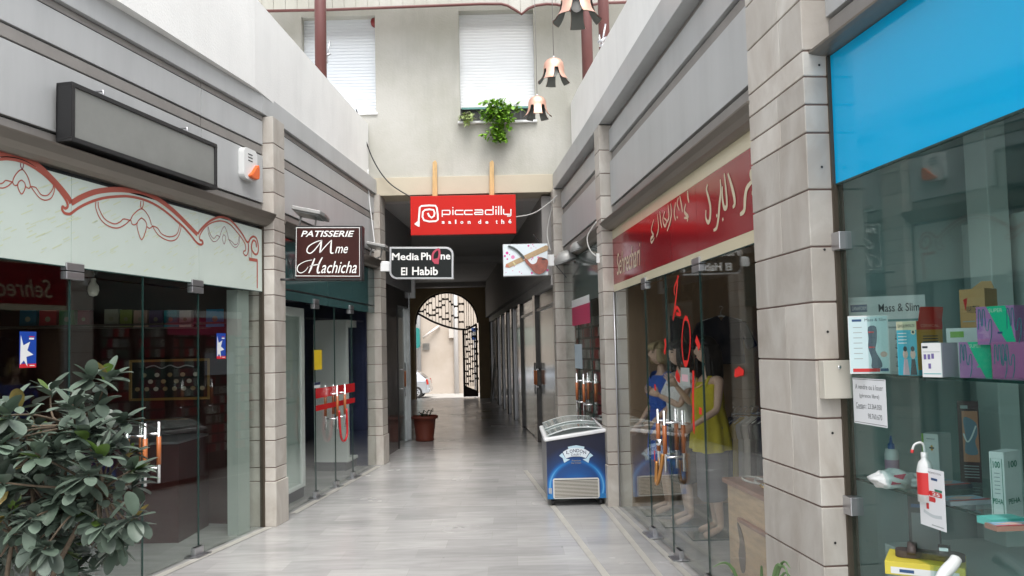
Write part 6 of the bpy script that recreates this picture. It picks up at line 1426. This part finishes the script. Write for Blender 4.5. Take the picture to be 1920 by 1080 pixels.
def p_kr(m, f, w, h, d):
    m.poly(f, [(.15 * w, .88 * h), (.33 * w, .90 * h), (.24 * w, .74 * h)], .0008, None, RED_); m.text(f, 'VARITEKS', .26 * w, .78 * w, .72 * h, .80 * h, .001, INK); m.poly(f, smo([(.1 * w, .04 * h), (.15 * w, .4 * h), (.35 * w, .52 * h), (.62 * w, .45 * h), (.6 * w, .04 * h)], 4), .0008, None, SKN); m.disc(f, .42 * w, .36 * h, .13 * h, .001, C_('hairbrown', (.12, .05, .03)), 12, .1 * w); m.ribbon(f, [(.1 * w, .62 * h), (.6 * w, .62 * h)], .004, .001, GYL)
    fl = fr3(f.P(.2 * w, h, -d * .5), f.u, V((0, .3, 1))); m.poly(fl, [(0, 0), (w * .95, 0), (w * .9, .03), (.05, .032)], -.001, .001, KR)
item(1806, 1852, 543, 3.15, .13, Z1, 'support_bandage_box', 'kraft coloured box with a raised lid behind the glove boxes', 'box', [KR, C_('kraftside', (.42, .24, .10))], p_kr, px2=1876)
def p_wg(m, f, w, h, d): m.box(f, .1 * w, .45 * w, .8 * h, .93 * h, 0, .0008, LG); m.poly(f, smo([(.6 * w, .0), (.75 * w, .4 * h), (w, .75 * h), (w, 0)], 4), .0008, None, C_('leafgreen', (.25, .38, .15)))
item(1778, 1850, 615, 3.10, .08, Z1, 'green_print_box', 'white box with lime green label half hidden behind the glove boxes', 'box', [WBX], p_wg)
m = MB(); p = D(1768, 640, 3.7); m.wbox(p.x - .03, p.x + .06, 3.68, 3.78, Z1, Z1 + .10, C_('deepteal', (.01, .16, .15))); m.thing('teal_box', 'small teal box behind the amber box on the top shelf', 'box')

# middle shelf
def bottle(px, ptop, Y, zs, r, prof, cap, label, nz=None, stripe=None):
    p = D(px, ptop, Y); h = p.z - zs; c = V((p.x, p.y, zs)); o = thing('bottle', label, 'bottle', c)
    m = MB(); m.lathe(c, [(0, 0)] + [(a * r, b * h) for a, b in prof] + [(0, prof[-1][1] * h)], WBX, 20); m.build('body', o)
    if stripe: m = MB(); m.lathe(c, [(r * 1.005, stripe[0] * h), (r * 1.005, stripe[1] * h)], stripe[2], 20); m.build('label_band', o)
    m = MB(); m.lathe(c, [(a * r, b * h) for a, b in cap[0]], cap[1], 16); 
    if nz: m.tube([V(x) for x in smo([c + V((0, 0, .9 * h)), c + V((0, 0, 1.12 * h)), c + V((-.012, 0, 1.2 * h)), c + V((-.035, 0, 1.16 * h)), c + V((-.045, 0, 1.05 * h))], 4)], .0045, WBX, 7); m.tube([c + V((-.044, 0, 1.06 * h)), c + V((-.047, 0, .99 * h))], .006, RED_, 7)
    m.build('cap', o)
bottle(1670, 817, 3.62, Z2, .030, [(1, .0), (1, .55), (.9, .62), (.85, .68)], ([(.5, .66), (.48, .80), (.25, .82), (.14, 1.0), (0, 1.0)], C_('capblue', (.02, .10, .32))), 'white bottle with pointed blue cap on the middle shelf', None, (.12, .42, C_('pinkband', (.5, .3, .4))))
bottle(1733, 848, 3.05, Z2, .030, [(1, 0), (1, .62), (.75, .8), (.4, .86), (.4, .93)], ([(.42, .9), (.42, 1.0), (0, 1.0)], WBX), 'white wash bottle with bent spout behind the hanging leaflet', True, (.15, .6, RED_))
m = MB(); c = D(1680, 884, 3.35); c.z = Z2
r_ = random.Random(5)
def lump(p, q):
    return V((q.x * (1 + .18 * sin(7 * p.x + 5 * p.z) + .12 * sin(13 * p.y + 9 * p.x)), q.y * (1 + .15 * sin(9 * p.z + 4 * p.x)), max(-.03, q.z * (1 + .2 * sin(8 * p.x + 3 * p.y)))))
m.ball(c + V((-.02, 0, .03)), .085, .06, .042, M('cotton_bag', (.66, .68, .67), .25, 0, .5, bump=.6, bs=60), 28, 18, lump); m.ball(c + V((.07, .01, .022)), .05, .05, .03, M('cotton_bag', (.66, .68, .67), .25), 20, 12, lump); m.poly(fr3(c + V((.0, -.055, .03)), (1, 0, .2), (0, .35, 1)), [(-.05, 0), (-.01, -.005), (.02, .03), (-.03, .035)], 0, .001, C_('redstar', (.5, .05, .10)))
m.thing('cotton_bag', 'clear plastic bag of cotton lying on the middle shelf', 'bag')
def p_gr(m, f, w, h, d):
    m.box(f, 0, w * .12, 0, h, 0, .0008, LG); m.disc(f, .6 * w, .72 * h, .06 * h, .001, AMB, 8, .09 * w); m.ribbon(f, [(.45 * w, .72 * h), (.75 * w, .72 * h)], .006, .0014, INK); m.ribbon(f, [(.3 * w, .9 * h), (.8 * w, .9 * h)], .004, .001, GYL)
item(1722, 1752, 812, 3.45, .10, Z2, 'tall_white_carton', 'tall white carton with lime green edge behind the wash bottle', 'box', [WBX, C_('side_grey', (.52, .54, .53))], p_gr, px2=1776)
def p_kn(m, f, w, h, d):
    m.box(f, .2 * w, .95 * w, .25 * h, .88 * h, 0, .0008, C_('orangeskin', (.50, .22, .13))); m.poly(f, smo([(.28 * w, .80 * h), (.85 * w, .74 * h), (.9 * w, .6 * h), (.78 * w, .5 * h), (.88 * w, .35 * h), (.3 * w, .36 * h), (.34 * w, .55 * h)], 4, True), .001, None, C_('steelblue', (.15, .22, .28))); m.ribbon(f, smo([(.25 * w, .6 * h), (.4 * w, .5 * h), (.6 * w, .55 * h), (.85 * w, .7 * h)], 4), .006, .0014, WBX); m.box(f, .15 * w, .5 * w, .91 * h, .95 * h, 0, .001, GYL)
    for k in range(5): m.ribbon(f, [(.2 * w, (.2 - .035 * k) * h), (.9 * w, (.2 - .035 * k) * h)], .004, .001, GYL)
item(1791, 1830, 752, 3.45, .06, Z2, 'knee_support_box', 'tall dark maroon box picturing a knee support on the middle shelf', 'box', [C_('darkmaroon', (.06, .02, .025)), C_('darkmaroon', (.06, .02, .025))], p_kn, .25)
def p_peha(m, f, w, h, d):
    m.text(f, '100', .25 * w, .75 * w, .76 * h, .86 * h, .001, C_('darkgreen', (.02, .18, .12)), bold=.02); m.text(f, 'PEHA', .15 * w, .85 * w, .22 * h, .30 * h, .001, C_('darkgreen', (.02, .18, .12)), bold=.02); m.ribbon(f, [(.12 * w, .9 * h), (.88 * w, .9 * h), (.88 * w, .06 * h), (.12 * w, .06 * h)], .002, .001, C_('darkgreen', (.02, .18, .12)), True)
    for k in range(6): m.ribbon(f, [(.3 * w, (.68 - .06 * k) * h), (.7 * w, (.68 - .06 * k) * h)], .003, .001, GYL)
    s_ = fr3(f.P(w, 0, 0), -f.n, f.v)
    m.text(s_, '100', .25 * d, .75 * d, .76 * h, .86 * h, .002, C_('darkgreen', (.02, .18, .12)), bold=.02); m.text(s_, 'PEHA', .15 * d, .85 * d, .22 * h, .30 * h, .002, C_('darkgreen', (.02, .18, .12)), bold=.02)
item(1846, 1872, 846, 2.75, .075, Z2, 'dressing_carton', 'tall white carton numbered 100 on the middle shelf at right', 'box', [WBX, WBX], p_peha, px2=1904)
def flat(px, py, Y, w, d, h, mt, label, yaw, prn=None, name='flat_box', dz=0):
    c = D(px, py, Y); f = fr3((c.x, c.y, Z2 + dz), (cos(yaw), sin(yaw), 0), (0, 0, 1)); m = MB(); m.box(f, 0, w, 0, h, -d, 0, mt); t = fr3(f.P(0, h + .0006, 0), f.u, -f.n)
    if prn: prn(m, t, w, d)
    m.thing(name, label, 'box', 'flat boxes lying on the middle shelf')
def pr1(m, t, w, d): m.box(t, .05 * w, .95 * w, .05 * d, .95 * d, 0, .0006, C_('skyblue', (.25, .42, .55))); m.poly(t, [(.1 * w, .5 * d), (.5 * w, .2 * d), (.9 * w, .6 * d), (.5 * w, .8 * d)], .0008, None, SKN); m.box(t, .02 * w, .98 * w, .02 * d, .18 * d, .0008, .001, RED_)
flat(1762, 916, 3.25, .16, .14, .018, C_('slate', (.10, .11, .13)), 'dark flat box with red and blue printed lid behind the leaflet', .25, pr1)
flat(1782, 942, 2.95, .17, .10, .016, C_('lilacgrey', (.48, .47, .52)), 'grey flat box with blue printed lid in front of the white carton', .15, pr1)
flat(1858, 962, 2.62, .12, .07, .022, C_('mint', (.10, .45, .40)), 'mint green flat box at the right end of the middle shelf', .1)
flat(1868, 975, 2.55, .14, .06, .016, C_('brownbox', (.28, .17, .13)), 'brown and white flat box at the right edge of the middle shelf', .05, pr1)
# lower display
ZP = .757
def p_dk(m, f, w, h, d): m.box(f, .1 * w, .55 * w, .80 * h, .85 * h, 0, .001, NVY); m.box(f, .1 * w, .95 * w, .05 * h, .72 * h, 0, .001, C_('greyphoto', (.16, .17, .18)))
item(1690, 1748, 925, 3.3, .08, .757, 'black_shoe_carton', 'tall black carton standing under the middle shelf', 'box', [C_('black', (.02, .022, .025)), C_('black', (.02, .022, .025))], p_dk, .15)
m = MB(); c = D(1660, 1078, 3.12); f = fr3((c.x, c.y, ZP + .001), (cos(radians(-30)), sin(radians(-30)), 0), (0, 0, 1)); hb = max(.05, D(1660, 1057, 3.12).z - ZP); m.box(f, 0, .27, 0, hb, -.20, 0, C_('yellow', (.62, .52, .06))); m.box(f, .02, .25, hb * .1, hb * .6, 0, .001, WBX); m.ribbon(f, [(.05, hb * .35), (.10, hb * .35)], .012, .0015, NVY)
fB = f
m.thing('yellow_shoe_box', 'yellow and white shoe box at the bottom of the pharmacy window', 'box', bevel=.002)
zb_ = ZP + hb
sn = thing('sandal', 'dark brown strap sandal standing on the yellow shoe box', 'sandal', fB.P(.13, hb, -.1)); LTH = M('brown_leather', (.06, .045, .04), .5)
fs2 = fr3(fB.P(.03, hb + .002, -.10), fB.u, (0, 0, 1)); top = fr3(fs2.o, fs2.u, -fs2.n)
sole = smo([(0, .0), (.02, -.035), (.12, -.03), (.2, -.045), (.24, 0), (.2, .045), (.12, .03), (.02, .035)], 4, True)
m = MB(); m.poly(top, sole, 0, .025, LTH); m.build('sole', sn)
for u, ww in ((.06, .03), (.17, .04)):
    m = MB(); R = []
    for i in range(11): a = pi * i / 10; R.append([fs2.P(u - ww / 2, .02 + .036 * sin(a), .045 * cos(a)), fs2.P(u + ww / 2, .02 + .034 * sin(a), .045 * cos(a)), fs2.P(u + ww / 2, .016 + .031 * sin(a), .041 * cos(a)), fs2.P(u - ww / 2, .016 + .032 * sin(a), .041 * cos(a))])
    m.loft(R, LTH); m.build('strap', sn)
m = MB(); m.box(fs2, .155, .185, .04, .052, .030, .040, CHROME); m.build('buckle', sn)
m = MB(); c = D(1786, 1092, 2.75); m.tube(smo([c + V((-.05, 0, .0)), c + V((-.02, .01, .03)), c + V((.015, .02, .055)), c + V((.035, .03, .075))], 5), [.008, .014, .017, .018, .019, .020, .020, .021, .021, .021, .020, .020, .019, .019, .018, .012], WBX, 14); m.thing('foot_model', 'white glossy foot model at the bottom of the pharmacy window', 'foot model')

# papers on the pharmacy glass
def paper(pts, label, prn, name):
    q = R1.hits(pts, .003); u0, v0 = (q[0][0] + q[3][0]) / 2, (q[2][1] + q[3][1]) / 2; u1, v1 = (q[1][0] + q[2][0]) / 2, (q[0][1] + q[1][1]) / 2; f = R1.at(u0, v0, .003); w, h = u1 - u0, v1 - v0
    m = MB(); m.box(f, 0, w, 0, h, 0, .0008, M('paper_white', (.72, .74, .76), .6)); prn(m, f, w, h); m.thing(name, label, 'notice')
PI_ = M('print_ink', (.03, .03, .04), .7)
def n1(m, f, w, h):
    for tx, x0, x1, y in (('A vendre ou à louer', .08, .92, .76), ('(gérance libre)', .2, .8, .56), ('Contact : 23.364.050', .08, .86, .35), ('98.760.670', .44, .86, .14)): m.text(f, tx, x0 * w, x1 * w, y * h, (y + .11) * h, .0012, PI_)
    m.ribbon(f, [(.08 * w, .335 * h), (.32 * w, .335 * h)], .002, .0012, PI_); m.ribbon(f, [(.02 * w, .975 * h), (.98 * w, .975 * h)], .002, .0012, PI_); m.ribbon(f, [(.02 * w, .035 * h), (.98 * w, .035 * h)], .002, .0012, PI_)
paper([(1599, 708), (1661, 712), (1664, 802), (1602, 793)], 'white notice of a shop for sale taped to the pharmacy glass', n1, 'sale_notice')
def n2(m, f, w, h):
    m.poly(f, [(0, .98 * h), (.32 * w, .98 * h), (.22 * w, .8 * h), (0, .78 * h)], .0012, None, RED_); m.box(f, .02 * w, .28 * w, .76 * h, .80 * h, .0012, .0015, C_('darkgreen', (.02, .18, .12))); m.text(f, 'PROMOTION', .38 * w, .88 * w, .92 * h, .95 * h, .0012, PI_)
    m.box(f, .5 * w, .74 * w, .81 * h, .85 * h, .0012, .0015, NVY)
    for u, v, s in ((.40, .54, 1), (.14, .44, 1)): m.poly(f, rrect(u * w, (u + .5) * w, v * h, (v + .085) * h, .006, 3), .0014, None, RED_); m.text(f, '25', (u + .12) * w if u > .3 else (u + .03) * w, (u + .42) * w if u > .3 else (u + .22) * w, (v + .015) * h, (v + .07) * h, .0018, WBX, bold=.02)
    m.box(f, .62 * w, .9 * w, .63 * h, .67 * h, .0012, .0015, C_('darkgreen', (.02, .18, .12))); m.box(f, .04 * w, .34 * w, .555 * h, .585 * h, .0012, .0015, C_('darkgreen', (.02, .18, .12))); m.box(f, .27 * w, .37 * w, .30 * h, .40 * h, .0012, .0015, RED_); m.ribbon(f, smo([(.15 * w, .25 * h), (.5 * w, .2 * h), (.85 * w, .22 * h)], 4), .012, .0012, C_('paleline', (.5, .55, .57))); m.ribbon(f, [(.45 * w, .05 * h), (.9 * w, .05 * h)], .004, .0012, GYL)
paper([(1722, 877), (1771, 881), (1774, 995), (1727, 985)], 'white promotional leaflet with red bubbles taped to the pharmacy glass', n2, 'promotion_leaflet')
